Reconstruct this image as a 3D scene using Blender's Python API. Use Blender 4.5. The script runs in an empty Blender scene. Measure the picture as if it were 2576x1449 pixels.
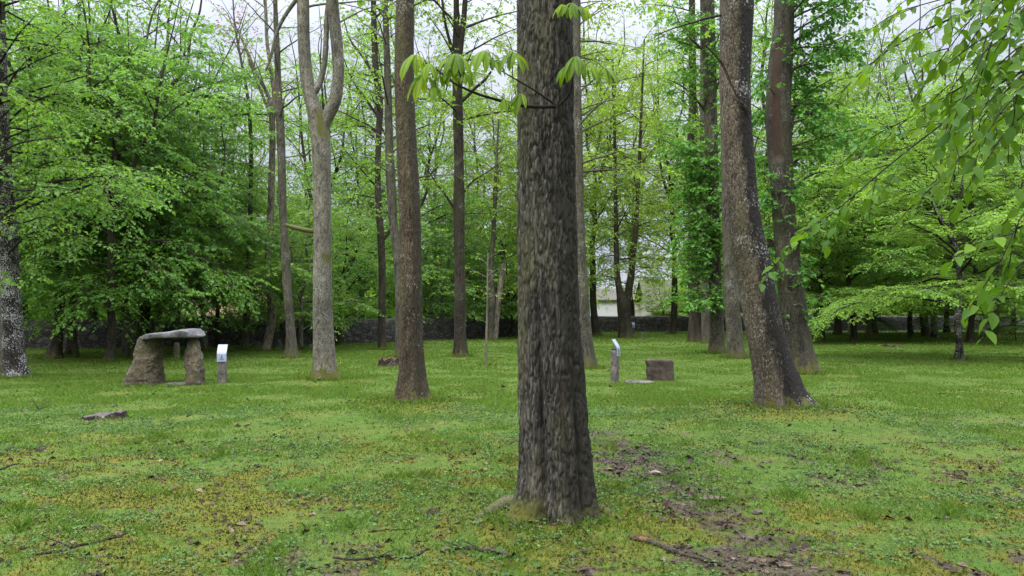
import bpy, math, random
import numpy as np
from mathutils import Vector

# ------------------------------------------------------------------ basics
R = math.radians
sc = bpy.context.scene
col = sc.collection
CAMZ = 1.6
F = 1931.0                      # focal length in reference units (frame 2575 x 1449)
CX, CY = 1287.5, 724.5
PITCH = math.atan(60.5 / F)
cp, sp = math.cos(PITCH), math.sin(PITCH)


def ray(X, Y):
    a = (X - CX) / F
    b = -(Y - CY) / F
    return np.array([a, cp - b * sp, sp + b * cp])


def at(X, Y, d):
    r = ray(X, Y)
    r = r * (d / r[1])
    return np.array([r[0], r[1], r[2] + CAMZ])


def ground_d(Y):
    r = ray(CX, Y)
    return r[1] * CAMZ / -r[2]


def ground(X, Y):
    return at(X, Y, ground_d(Y))


# ------------------------------------------------------------------ noise
def _hash(ix, iy, iz, seed):
    h = (ix.astype(np.int64) * 374761393 + iy.astype(np.int64) * 668265263 + iz.astype(np.int64) * 2147483647 + seed * 974634777) & 0xFFFFFFFF
    h = ((h ^ (h >> 13)) * 1274126177) & 0xFFFFFFFF
    h = ((h ^ (h >> 16)) * 2246822519) & 0xFFFFFFFF
    return ((h ^ (h >> 15)) & 0xFFFFFF).astype(np.float64) / 0xFFFFFF


def vnoise(x, y, z=None, seed=0):
    x = np.asarray(x, float)
    y = np.asarray(y, float)
    if z is None:
        z = np.zeros_like(x)
    z = np.asarray(z, float)
    ix, iy, iz = np.floor(x), np.floor(y), np.floor(z)
    fx, fy, fz = x - ix, y - iy, z - iz
    fx = fx * fx * (3 - 2 * fx)
    fy = fy * fy * (3 - 2 * fy)
    fz = fz * fz * (3 - 2 * fz)
    r = 0
    for dx in (0, 1):
        for dy in (0, 1):
            for dz in (0, 1):
                w = (fx if dx else 1 - fx) * (fy if dy else 1 - fy) * (fz if dz else 1 - fz)
                r = r + w * _hash(ix + dx, iy + dy, iz + dz, seed)
    return r


def fbm(x, y, z=None, oct=4, seed=0):
    s, a, t = 0, 0.5, 0
    for o in range(oct):
        k = 2.03 ** o
        s = s + a * vnoise(x * k + 17.3 * o, y * k - 9.1 * o, None if z is None else z * k + 5.7 * o, seed + o)
        t += a
        a *= 0.5
    return s / t


def sstep(a, b, x):
    t = np.clip((np.asarray(x, float) - a) / (b - a), 0, 1)
    return t * t * (3 - 2 * t)


# ------------------------------------------------------------------ mesh helpers
def make_mesh(name, V, Fc, mats=(), attrs=None, smooth=False, matidx=None):
    """V (n,3); Fc (m,k) array or a list of such arrays."""
    V = np.asarray(V, np.float32)
    if not isinstance(Fc, list):
        Fc = [Fc]
    Fc = [np.asarray(f, np.int32) for f in Fc if len(f)]
    me = bpy.data.meshes.new(name)
    nl = sum(f.size for f in Fc)
    npoly = sum(len(f) for f in Fc)
    me.vertices.add(len(V))
    me.loops.add(nl)
    me.polygons.add(npoly)
    me.vertices.foreach_set('co', V.ravel())
    me.loops.foreach_set('vertex_index', np.concatenate([f.ravel() for f in Fc]))
    tot = np.concatenate([np.full(len(f), f.shape[1], np.int32) for f in Fc])
    st = np.zeros(npoly, np.int32)
    st[1:] = np.cumsum(tot)[:-1]
    me.polygons.foreach_set('loop_start', st)
    me.polygons.foreach_set('use_smooth', np.full(npoly, smooth))
    if matidx is not None:
        me.polygons.foreach_set('material_index', np.asarray(matidx, np.int32))
    for k, a in (attrs or {}).items():
        at_ = me.attributes.new(k, 'FLOAT', 'POINT')
        at_.data.foreach_set('value', np.asarray(a, np.float32))
    me.update(calc_edges=True)
    me.validate()
    for m in mats:
        me.materials.append(m)
    return me


def link(name, data, parent=None, loc=(0, 0, 0), rot=(0, 0, 0), scale=None):
    o = bpy.data.objects.new(name, data)
    col.objects.link(o)
    o.location = loc
    o.rotation_euler = rot
    if scale:
        o.scale = (scale,) * 3 if isinstance(scale, (int, float)) else scale
    if parent:
        o.parent = parent
    return o


def tag(o, label=None, cat=None, group=None, kind=None):
    if label:
        o['label'] = label
    if cat:
        o['category'] = cat
    if group:
        o['group'] = group
    if kind:
        o['kind'] = kind
    return o


def empty(name, loc=(0, 0, 0), rz=0):
    o = link(name, None, None, loc, (0, 0, rz))
    o.empty_display_size = 0.3
    return o


def tubes(P, Rr, sides):
    """P (N,K,3) polylines, Rr (N,K) radii -> V, F"""
    N, K, _ = P.shape
    T = np.gradient(P, axis=1)
    T /= np.linalg.norm(T, axis=2, keepdims=True) + 1e-9
    ref = np.where(np.abs(T[..., 2:3]) > 0.8, np.array([1.0, 0, 0]), np.array([0, 0, 1.0]))
    ref[:] = ref[:, :1]
    A = np.cross(T, ref)
    A /= np.linalg.norm(A, axis=2, keepdims=True) + 1e-9
    B = np.cross(T, A)
    th = np.arange(sides) * 2 * np.pi / sides
    V = P[:, :, None, :] + Rr[:, :, None, None] * (A[:, :, None, :] * np.cos(th)[:, None] + B[:, :, None, :] * np.sin(th)[:, None])
    V = V.reshape(-1, 3)
    i = np.arange(N)[:, None, None] * K * sides
    k = np.arange(K - 1)[None, :, None] * sides
    s = np.arange(sides)[None, None, :]
    s2 = (s + 1) % sides
    Fq = np.stack([i + k + s, i + k + sides + s, i + k + sides + s2, i + k + s2], axis=-1).reshape(-1, 4)
    return V, Fq


class Acc:
    def __init__(self):
        self.V, self.F, self.n, self.A = [], [], 0, {}

    def add(self, V, Fq, **attrs):
        if 'h' in attrs:
            attrs.setdefault('ridge', 1.0)
        self.V.append(V)
        self.F.append(np.asarray(Fq) + self.n)
        self.n += len(V)
        for k, a in attrs.items():
            self.A.setdefault(k, []).append(np.broadcast_to(np.asarray(a, float), (len(V),)))

    def mesh(self, name, mats=(), smooth=False):
        groups = {}
        for f in self.F:
            if len(f):
                groups.setdefault(f.shape[1], []).append(f)
        return make_mesh(name, np.concatenate(self.V), [np.concatenate(g) for g in groups.values()], mats,
                         {k: np.concatenate(a) for k, a in self.A.items()}, smooth)


# ------------------------------------------------------------------ material helpers
def new_mat(name):
    m = bpy.data.materials.new(name)
    m.use_nodes = True
    nt = m.node_tree
    nt.nodes.clear()
    return m, nt


def N(nt, typ, ins=None, **kw):
    n = nt.nodes.new(typ)
    for k, v in kw.items():
        setattr(n, k, v)
    for k, v in (ins or {}).items():
        s = n.inputs[k]
        if hasattr(v, 'is_output') or isinstance(v, bpy.types.NodeSocket):
            nt.links.new(v, s)
        else:
            s.default_value = v
    return n


def rgba(c):
    return (c[0], c[1], c[2], 1.0)


def mix(nt, fac, a, b, blend='MIX'):
    n = nt.nodes.new('ShaderNodeMix')
    n.data_type = 'RGBA'
    n.blend_type = blend
    for s, v in ((n.inputs[0], fac), (n.inputs[6], a), (n.inputs[7], b)):
        if isinstance(v, bpy.types.NodeSocket):
            nt.links.new(v, s)
        elif isinstance(v, (int, float)):
            s.default_value = v
        else:
            s.default_value = rgba(v)
    return n.outputs[2]


def ramp(nt, fac, stops, interp='LINEAR'):
    n = nt.nodes.new('ShaderNodeValToRGB')
    cr = n.color_ramp
    cr.interpolation = interp
    while len(cr.elements) < len(stops):
        cr.elements.new(0.5)
    for e, (p, c) in zip(cr.elements, stops):
        e.position = p
        e.color = rgba(c) if not isinstance(c, (int, float)) else (c, c, c, 1)
    nt.links.new(fac, n.inputs[0])
    return n.outputs[0]


def math_(nt, op, a, b=0.0, c=0.0, clamp=False):
    n = nt.nodes.new('ShaderNodeMath')
    n.operation = op
    n.use_clamp = clamp
    for s, v in zip(n.inputs, (a, b, c)):
        if isinstance(v, bpy.types.NodeSocket):
            nt.links.new(v, s)
        else:
            s.default_value = v
    return n.outputs[0]


def noise(nt, vec, scale, detail=4, rough=0.55, dist=0.0):
    n = N(nt, 'ShaderNodeTexNoise', {'Scale': scale, 'Detail': detail, 'Roughness': rough, 'Distortion': dist})
    if vec is not None:
        nt.links.new(vec, n.inputs['Vector'])
    return n.outputs['Fac']


def attr(nt, name):
    return N(nt, 'ShaderNodeAttribute', attribute_name=name).outputs['Fac']


def objcoord(nt, scale=(1, 1, 1)):
    tc = nt.nodes.new('ShaderNodeTexCoord')
    mp = N(nt, 'ShaderNodeMapping', {'Vector': tc.outputs['Object'], 'Scale': scale})
    return mp.outputs['Vector']


def finish(nt, color, rough=0.8, spec=0.3, bump=None, bump_strength=0.5, bump_dist=0.01):
    p = N(nt, 'ShaderNodeBsdfPrincipled', {'Roughness': rough})
    p.inputs['Specular IOR Level'].default_value = spec
    if isinstance(color, bpy.types.NodeSocket):
        nt.links.new(color, p.inputs['Base Color'])
    else:
        p.inputs['Base Color'].default_value = rgba(color)
    if bump is not None:
        b = N(nt, 'ShaderNodeBump', {'Strength': bump_strength, 'Distance': bump_dist, 'Height': bump})
        nt.links.new(b.outputs[0], p.inputs['Normal'])
    o = nt.nodes.new('ShaderNodeOutputMaterial')
    nt.links.new(p.outputs[0], o.inputs[0])
    return p


def leaf_mat(name, dark, mid, light, trans=0.4, tcol=None, rough=0.5, vary=0.35, spec=0.16):
    m, nt = new_mat(name)
    v = attr(nt, 'v')
    oi = nt.nodes.new('ShaderNodeObjectInfo')
    vv = math_(nt, 'ADD', math_(nt, 'MULTIPLY', v, 1 - vary), math_(nt, 'MULTIPLY', oi.outputs['Random'], vary))
    c = ramp(nt, vv, [(0.0, dark), (0.5, mid), (1.0, light)])
    pn = noise(nt, objcoord(nt), 0.9, 3, 0.6)
    c = mix(nt, 1.0, c, ramp(nt, pn, [(0.32, (0.80, 0.84, 0.95)), (0.52, (1.0, 1.0, 1.0)), (0.70, (1.30, 1.16, 0.9))]), 'MULTIPLY')
    tc = mix(nt, 1.0, c, tcol or (1.3, 1.25, 0.6), 'MULTIPLY')
    d = N(nt, 'ShaderNodeBsdfPrincipled', {'Base Color': c, 'Roughness': rough})
    d.inputs['Specular IOR Level'].default_value = spec
    t = N(nt, 'ShaderNodeBsdfTranslucent', {'Color': tc})
    mx = N(nt, 'ShaderNodeMixShader', {0: trans, 1: d.outputs[0], 2: t.outputs[0]})
    o = nt.nodes.new('ShaderNodeOutputMaterial')
    nt.links.new(mx.outputs[0], o.inputs[0])
    return m


MOSS = (0.105, 0.115, 0.018)


def bark_mat(name, dark, mid, light, scale=9.0, zs=0.22, lichen=0.0, lichen_col=(0.42, 0.42, 0.38), moss_h=0.5, moss_amt=1.0,
             side_dark=0.0, side_col=(0.018, 0.016, 0.013), green=0.0, wound_col=(0.13, 0.05, 0.03), bump=0.6, bd=0.02, crack=0.5, side_off=0.1, vz=1.0):
    dark, mid, light = (tuple(x * k * t for x, t in zip(c_, (1.04, 1.0, 0.86))) for c_, k in ((dark, 0.4), (mid, 0.47), (light, 0.58)))
    lichen_col = tuple(x * 0.8 for x in lichen_col)
    m, nt = new_mat(name)
    oc = objcoord(nt, (1, 1, zs))
    oc1 = objcoord(nt, (1, 1, 1))
    n1 = noise(nt, oc, scale * 1.0, 6, 0.65, 0.6)
    n2 = noise(nt, oc, scale * 4.0, 5, 0.7)
    big = noise(nt, objcoord(nt, (1, 1, 0.5)), 1.7, 3, 0.5)
    f = math_(nt, 'ADD', math_(nt, 'MULTIPLY', n1, 0.28), math_(nt, 'MULTIPLY', n2, 0.72))
    c = ramp(nt, f, [(0.36, dark), (0.5, mid), (0.64, light)])
    vo = N(nt, 'ShaderNodeTexVoronoi', {'Vector': objcoord(nt, (1, 1, zs * vz)), 'Scale': scale * 2.2, 'Randomness': 1.0}, feature='DISTANCE_TO_EDGE')
    cr = ramp(nt, vo.outputs['Distance'], [(0.0, 1 - crack), (0.16, 1.0)])
    c = mix(nt, 1.0, c, cr, 'MULTIPLY')
    c = mix(nt, 1.0, c, ramp(nt, attr(nt, 'ridge'), [(0.1, 0.30), (0.75, 1.12)]), 'MULTIPLY')  # furrows darkened: bark's own crack colour with painted-in occlusion
    c = mix(nt, 1.0, c, ramp(nt, big, [(0.3, 0.62), (0.7, 1.38)]), 'MULTIPLY')
    if green > 0:
        g = noise(nt, objcoord(nt, (1, 1, 0.3)), 3.2, 4, 0.6)
        gm = math_(nt, 'MULTIPLY', ramp(nt, g, [(0.45, 0.0), (0.65, 1.0)]), green)
        c = mix(nt, gm, c, (0.075, 0.075, 0.028))
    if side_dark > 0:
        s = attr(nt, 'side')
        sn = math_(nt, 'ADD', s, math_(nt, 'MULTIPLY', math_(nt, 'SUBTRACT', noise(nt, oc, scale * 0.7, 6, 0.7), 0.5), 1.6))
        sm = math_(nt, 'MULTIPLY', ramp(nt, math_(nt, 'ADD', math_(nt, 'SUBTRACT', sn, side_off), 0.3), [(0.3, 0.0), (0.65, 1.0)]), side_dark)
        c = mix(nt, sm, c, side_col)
    h = attr(nt, 'h')
    if lichen != 0:
        ln = noise(nt, objcoord(nt, (1, 1, 0.7)), scale * 2.6, 5, 0.75)
        lb = noise(nt, oc1, 2.3, 3, 0.6)
        lt = math_(nt, 'ADD', ln, math_(nt, 'MULTIPLY', math_(nt, 'SUBTRACT', lb, 0.5), 0.5))
        lm = ramp(nt, lt, [(0.66 - 0.2 * lichen, 0.0), (0.72 - 0.2 * lichen, 0.85)])
        lm = math_(nt, 'MULTIPLY', lm, math_(nt, 'LESS_THAN', h, 8.5))
        c = mix(nt, lm, c, lichen_col)
    if moss_amt > 0:
        mn = noise(nt, oc1, 6.0, 5, 0.65)
        hh = math_(nt, 'SUBTRACT', 1.0, math_(nt, 'DIVIDE', h, moss_h))
        mm = math_(nt, 'ADD', hh, math_(nt, 'MULTIPLY', math_(nt, 'SUBTRACT', mn, 0.52), 4.0))
        mf = math_(nt, 'MULTIPLY', ramp(nt, mm, [(0.25, 0.0), (0.6, 1.0)]), moss_amt)
        c = mix(nt, mf, c, mix(nt, n2, (0.03, 0.033, 0.008), (0.095, 0.095, 0.014)))
    w = attr(nt, 'wound')
    c = mix(nt, w, c, mix(nt, n1, tuple(x * 0.35 for x in wound_col), tuple(x * 1.5 for x in wound_col)))
    ms = attr(nt, 'mossy')
    c = mix(nt, ms, c, mix(nt, n2, (0.03, 0.034, 0.008), (0.10, 0.10, 0.014)))
    bh = math_(nt, 'ADD', math_(nt, 'MULTIPLY', f, 1.0), math_(nt, 'MULTIPLY', vo.outputs['Distance'], 0.8))
    finish(nt, c, 0.85, 0.2, bh, bump, bd)
    return m


def stone_mat(name, dark, mid, light, scale=14, speck=0.0, moss=0.0, mossc=(0.09, 0.085, 0.03), bump=0.5, bd=0.02):
    m, nt = new_mat(name)
    oc = objcoord(nt)
    n1 = noise(nt, oc, scale, 8, 0.7)
    n2 = noise(nt, oc, scale * 0.22, 4, 0.6)
    f = math_(nt, 'ADD', math_(nt, 'MULTIPLY', n1, 0.6), math_(nt, 'MULTIPLY', n2, 0.4))
    c = ramp(nt, f, [(0.36, dark), (0.5, mid), (0.64, light)])
    if speck > 0:
        vo = N(nt, 'ShaderNodeTexVoronoi', {'Vector': oc, 'Scale': scale * 3.0})
        s = ramp(nt, vo.outputs['Distance'], [(0.15, 1.0), (0.32, 0.0)])
        k = math_(nt, 'MULTIPLY', s, ramp(nt, noise(nt, oc, scale * 1.3, 3), [(0.5, 0.0), (0.6, speck)]))
        c = mix(nt, k, c, (0.5, 0.47, 0.42))
    if moss > 0:
        mn = noise(nt, oc, 4.0, 5, 0.65)
        c = mix(nt, math_(nt, 'MULTIPLY', ramp(nt, mn, [(0.45, 0.0), (0.62, 1.0)]), moss), c, mossc)
    finish(nt, c, 0.88, 0.2, f, bump, bd)
    return m


# ------------------------------------------------------------------ materials
LEAF = {
    'lime': leaf_mat('leaf lime green', (0.060, 0.14, 0.030), (0.11, 0.235, 0.046), (0.19, 0.34, 0.07), 0.5),
    'deep': leaf_mat('leaf deep green', (0.052, 0.128, 0.028), (0.095, 0.21, 0.042), (0.17, 0.30, 0.06), 0.5),
    'fresh': leaf_mat('leaf fresh green', (0.075, 0.155, 0.028), (0.135, 0.255, 0.044), (0.22, 0.36, 0.065), 0.5),
    'yellow': leaf_mat('leaf yellow green', (0.10, 0.175, 0.024), (0.165, 0.27, 0.038), (0.26, 0.38, 0.06), 0.52),
    'pink': leaf_mat('leaf reddish bronze', (0.12, 0.05, 0.03), (0.25, 0.11, 0.06), (0.36, 0.19, 0.11), 0.4, (1.1, 0.9, 0.7)),
    'shoot': leaf_mat('leaf shoot green', (0.035, 0.12, 0.018), (0.068, 0.19, 0.028), (0.13, 0.29, 0.045), 0.38),
    'beech': leaf_mat('leaf beech', (0.032, 0.09, 0.009), (0.075, 0.165, 0.014), (0.15, 0.27, 0.022), 0.52),
    'chestnut': leaf_mat('leaf chestnut', (0.075, 0.15, 0.014), (0.15, 0.255, 0.016), (0.27, 0.38, 0.02), 0.58, (1.5, 1.4, 0.4), 0.45, 0.1, 0.15),
    'pale': leaf_mat('leaf pale', (0.14, 0.17, 0.07), (0.26, 0.29, 0.13), (0.38, 0.4, 0.2), 0.35),
}
BARK = {
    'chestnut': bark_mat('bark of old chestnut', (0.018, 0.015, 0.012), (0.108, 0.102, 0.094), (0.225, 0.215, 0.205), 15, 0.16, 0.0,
                         (0.27, 0.26, 0.22), 0.2, 0.35, 0.9, (0.016, 0.0145, 0.010), green=0.45, side_off=0.12, vz=1.5, wound_col=(0.03, 0.014, 0.016), bump=0.8, bd=0.02, crack=0.45),  # right side darkened in the colour: algae plus a painted shadow side
    'smooth': bark_mat('smooth grey bark', (0.095, 0.088, 0.072), (0.22, 0.21, 0.175), (0.37, 0.36, 0.31), 20, 0.5, 0.32,
                       (0.36, 0.36, 0.32), 0.55, 1.0, 0.35, (0.055, 0.05, 0.035), bump=0.35, bd=0.01, crack=0.25),
    'brown': bark_mat('brown scaly bark', (0.034, 0.024, 0.016), (0.11, 0.082, 0.056), (0.21, 0.17, 0.12), 15, 0.35, 0.18,
                      (0.32, 0.30, 0.26), 0.3, 0.9, 0.6, (0.02, 0.018, 0.011), green=0.4, bump=0.9, bd=0.02, crack=0.45),
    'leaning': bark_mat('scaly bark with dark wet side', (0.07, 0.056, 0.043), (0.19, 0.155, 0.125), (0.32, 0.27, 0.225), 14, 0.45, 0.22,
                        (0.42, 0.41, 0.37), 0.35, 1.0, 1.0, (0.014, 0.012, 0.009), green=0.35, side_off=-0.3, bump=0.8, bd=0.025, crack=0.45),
    'split': bark_mat('bark with split heartwood', (0.026, 0.024, 0.019), (0.066, 0.06, 0.05), (0.13, 0.12, 0.10), 14, 0.35, 0.1,
                      (0.36, 0.36, 0.31), 0.6, 0.9, 0.3, (0.04, 0.036, 0.022), green=0.3, wound_col=(0.040, 0.025, 0.016), bump=0.7, bd=0.02, crack=0.4),
    'spotted': bark_mat('dark bark with white lichen', (0.012, 0.01, 0.008), (0.035, 0.029, 0.024), (0.075, 0.064, 0.052), 16, 0.6, 0.62,
                        (0.45, 0.45, 0.42), 0.15, 0.5, bump=0.6, bd=0.02),
    'grey': bark_mat('grey bark', (0.045, 0.04, 0.033), (0.12, 0.11, 0.09), (0.22, 0.205, 0.17), 16, 0.35, 0.28,
                     (0.33, 0.33, 0.29), 0.45, 0.8, 0.2, (0.05, 0.05, 0.03), green=0.25, bump=0.5, bd=0.02, crack=0.35),
    'dark': bark_mat('dark brown bark', (0.02, 0.016, 0.012), (0.055, 0.044, 0.034), (0.11, 0.093, 0.075), 16, 0.3, 0.2,
                     (0.28, 0.27, 0.24), 0.3, 0.7, green=0.25, bump=0.5, bd=0.02, crack=0.4),
    'pale': bark_mat('pale barkless wood', (0.12, 0.10, 0.08), (0.25, 0.22, 0.185), (0.36, 0.33, 0.29), 10, 0.12, 0.0,
                     moss_h=0.3, moss_amt=0.4, bump=0.4, bd=0.01, crack=0.3),
    'twig': bark_mat('twig bark', (0.016, 0.013, 0.01), (0.04, 0.032, 0.025), (0.075, 0.062, 0.048), 25, 0.5, moss_amt=0.0, bump=0.2, bd=0.005),
}

# ------------------------------------------------------------------ foliage growth
UP = np.array([0, 0, 1.0])


def norm(a):
    return a / (np.linalg.norm(a, axis=-1, keepdims=True) + 1e-9)


def plen(P):
    return np.linalg.norm(np.diff(P, axis=1), axis=2).sum(1)


def interp_poly(P, idx, t):
    K = P.shape[1]
    u = np.clip(t, 0, 0.9999) * (K - 1)
    k = u.astype(int)
    f = (u - k)[:, None]
    a, b = P[idx, k], P[idx, np.minimum(k + 1, K - 1)]
    return a * (1 - f) + b * f, norm(b - a)


def spawn(rng, P, spacing, t0, ang, length, K, flat=0.35, droop=0.15, wig=0.06, taper=0.6, lift=0.0):
    """Side shoots in roughly flat sprays along polylines P."""
    L = plen(P)
    n = np.maximum(1, (L * (1 - t0) / spacing)).astype(int) + 1
    idx = np.repeat(np.arange(len(P)), n)
    j = np.concatenate([np.arange(k) for k in n])
    nn = n[idx]
    t = t0 + (1 - t0) * np.clip((j + rng.uniform(0.1, 0.9, len(j))) / np.maximum(nn - 1, 1), 0, 1)
    last = j == nn - 1
    t[last] = 1.0
    s, T = interp_poly(P, idx, t)
    S = norm(np.cross(T, UP) + rng.normal(0, 0.02, T.shape))
    U = np.cross(S, T)
    sgn = np.where((j + idx) % 2 == 0, 1.0, -1.0)
    th = np.radians(rng.uniform(ang[0], ang[1], len(j)))
    th[last] *= 0.25
    ph = rng.normal(0, flat, len(j))
    d = norm(np.cos(th)[:, None] * T + np.sin(th)[:, None] * (S * (sgn * np.cos(ph))[:, None] + U * (np.sin(ph) + lift)[:, None]))
    ln = length(L[idx], t, rng) * rng.uniform(0.65, 1.2, len(j))
    u = np.linspace(0, 1, K)
    C = s[:, None, :] + d[:, None, :] * (ln[:, None] * u)[:, :, None]
    C[:, :, 2] -= (droop * ln)[:, None] * u ** 2
    w = rng.normal(0, wig, C.shape) * ln[:, None, None] * u[None, :, None]
    w[:, 1:] = np.cumsum(w[:, 1:], axis=1) * 0.5
    C += w
    return C, ln


def leaves_on(rng, P, spacing, size, t0=0.1, normal_j=0.45, droop=0.3, ang=(35, 70), width=0.62, cluster=0.35):
    L = plen(P)
    n = np.maximum(2, (L * (1 - t0) / spacing)).astype(int)
    idx = np.repeat(np.arange(len(P)), n)
    j = np.concatenate([np.arange(k) for k in n])
    t = t0 + (1 - t0) * (j + rng.uniform(0.2, 0.8, len(j))) / n[idx]
    b, T = interp_poly(P, idx, t)
    S = norm(np.cross(T, UP) + rng.normal(0, 0.05, T.shape))
    sgn = np.where(j % 2 == 0, 1.0, -1.0)
    th = np.radians(rng.uniform(ang[0], ang[1], len(j)))
    a = norm(np.cos(th)[:, None] * T + np.sin(th)[:, None] * S * sgn[:, None] + rng.normal(0, 0.25, T.shape) - droop * UP)
    nrm = UP + rng.normal(0, normal_j, T.shape)
    nrm = norm(nrm - (nrm * a).sum(1, keepdims=True) * a)
    s = np.cross(a, nrm)
    ln = size * rng.uniform(0.45, 1.35, len(j))[:, None]
    w = ln * width * 0.5
    v0 = b
    v1 = b + a * ln * 0.42 + s * w + nrm * ln * 0.10
    v2 = b + a * ln - nrm * ln * 0.08
    v3 = b + a * ln * 0.42 - s * w + nrm * ln * 0.10
    V = np.stack([v0, v1, v2, v3], axis=1)
    tw = rng.uniform(0, 1, len(P))[idx]
    v = np.clip(rng.normal(0.5, 0.22, len(j)) * (1 - cluster) + tw * cluster, 0, 1)
    return V, np.repeat(v, 4)


def leaf_mesh(name, Vs, vs, mat):
    V = np.concatenate([v.reshape(-1, 3) for v in Vs])
    Fq = np.arange(len(V)).reshape(-1, 4)
    return make_mesh(name, V, Fq, [mat], {'v': np.concatenate(vs)})


def limb_curve(rng, start, az, elev, L, K=9, up=0.0, sag=0.12, wig=0.05):
    u = np.linspace(0, 1, K)
    d = np.array([math.cos(az) * math.cos(elev), math.sin(az) * math.cos(elev), math.sin(elev)])
    P = start[None] + d[None] * (L * u)[:, None]
    P[:, 2] += L * (up * u * (1 - u) * 2 - sag * u ** 2)
    w = np.cumsum(rng.normal(0, wig * L / K, (K, 3)), axis=0)
    w -= w[0]
    return P + w


def foliage_from_limbs(rng, limbs, q):
    """limbs (N,K,3); returns wood acc pieces and leaf arrays."""
    sec, sl = spawn(rng, limbs, q['sec'], q.get('t0', 0.25), (38, 72), lambda L, t, r: np.minimum(L * q.get('ratio', 0.42), 2.2) * (1.15 - 0.65 * t), 6,
                    q.get('flat', 0.35), q.get('droop', 0.15))
    tw, tl = spawn(rng, sec, q['twig'], 0.12, (35, 75), lambda L, t, r: np.clip(L * 0.5, 0.18, 0.7) * (1.15 - 0.5 * t), 4, q.get('flat', 0.35), 0.18)
    V1, v1 = leaves_on(rng, tw, q['leafsp'], q['leaf'], 0.05, q.get('nj', 0.45), q.get('ldroop', 0.3), width=q.get('width', 0.62))
    V2, v2 = leaves_on(rng, sec, q['leafsp'] * 2.2, q['leaf'], 0.3, q.get('nj', 0.45), q.get('ldroop', 0.3), width=q.get('width', 0.62))
    Vs, vs = np.concatenate([V1, V2]), np.concatenate([v1, v2])
    keep = q.get('keep', 1.0)
    if keep < 1:
        k = rng.uniform(0, 1, len(Vs)) < keep
        Vs, vs = Vs[k], vs.reshape(-1, 4)[k].ravel()
    return sec, tw, Vs, vs


def add_wood(acc, limbs, lr, sec, tw, q):
    def put(P, Rr, sides):
        V, Fq = tubes(P, Rr, sides)
        acc.add(V, Fq, h=9.0, side=0.0, wound=0.0, mossy=0.0)
    K = limbs.shape[1]
    put(limbs, np.asarray(lr)[:, None] * np.linspace(1, 0.28, K)[None], 6)
    sr = np.clip(plen(sec) * q.get('secr', 0.010), 0.004, 0.02)
    put(sec, sr[:, None] * np.linspace(1, 0.35, sec.shape[1])[None], 4)
    put(tw, np.full((len(tw), 1), q.get('twr', 0.003)) * np.linspace(1, 0.5, tw.shape[1])[None], 3)


# ------------------------------------------------------------------ trunks
def smooth_path(pts, n):
    pts = np.asarray(pts, float)
    s = np.concatenate([[0], np.cumsum(np.linalg.norm(np.diff(pts[:, :3], axis=0), axis=1))])
    u = np.linspace(0, s[-1], n)
    # monotone-ish cubic via finite differences (Catmull-Rom in arc length)
    m = np.gradient(pts, s, axis=0)
    k = np.clip(np.searchsorted(s, u, side='right') - 1, 0, len(s) - 2)
    h = (s[k + 1] - s[k])[:, None]
    t = ((u - s[k])[:, None]) / h
    p0, p1, m0, m1 = pts[k], pts[k + 1], m[k] * h, m[k + 1] * h
    return (2 * t ** 3 - 3 * t ** 2 + 1) * p0 + (t ** 3 - 2 * t ** 2 + t) * m0 + (-2 * t ** 3 + 3 * t ** 2) * p1 + (t ** 3 - t ** 2) * m1


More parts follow.
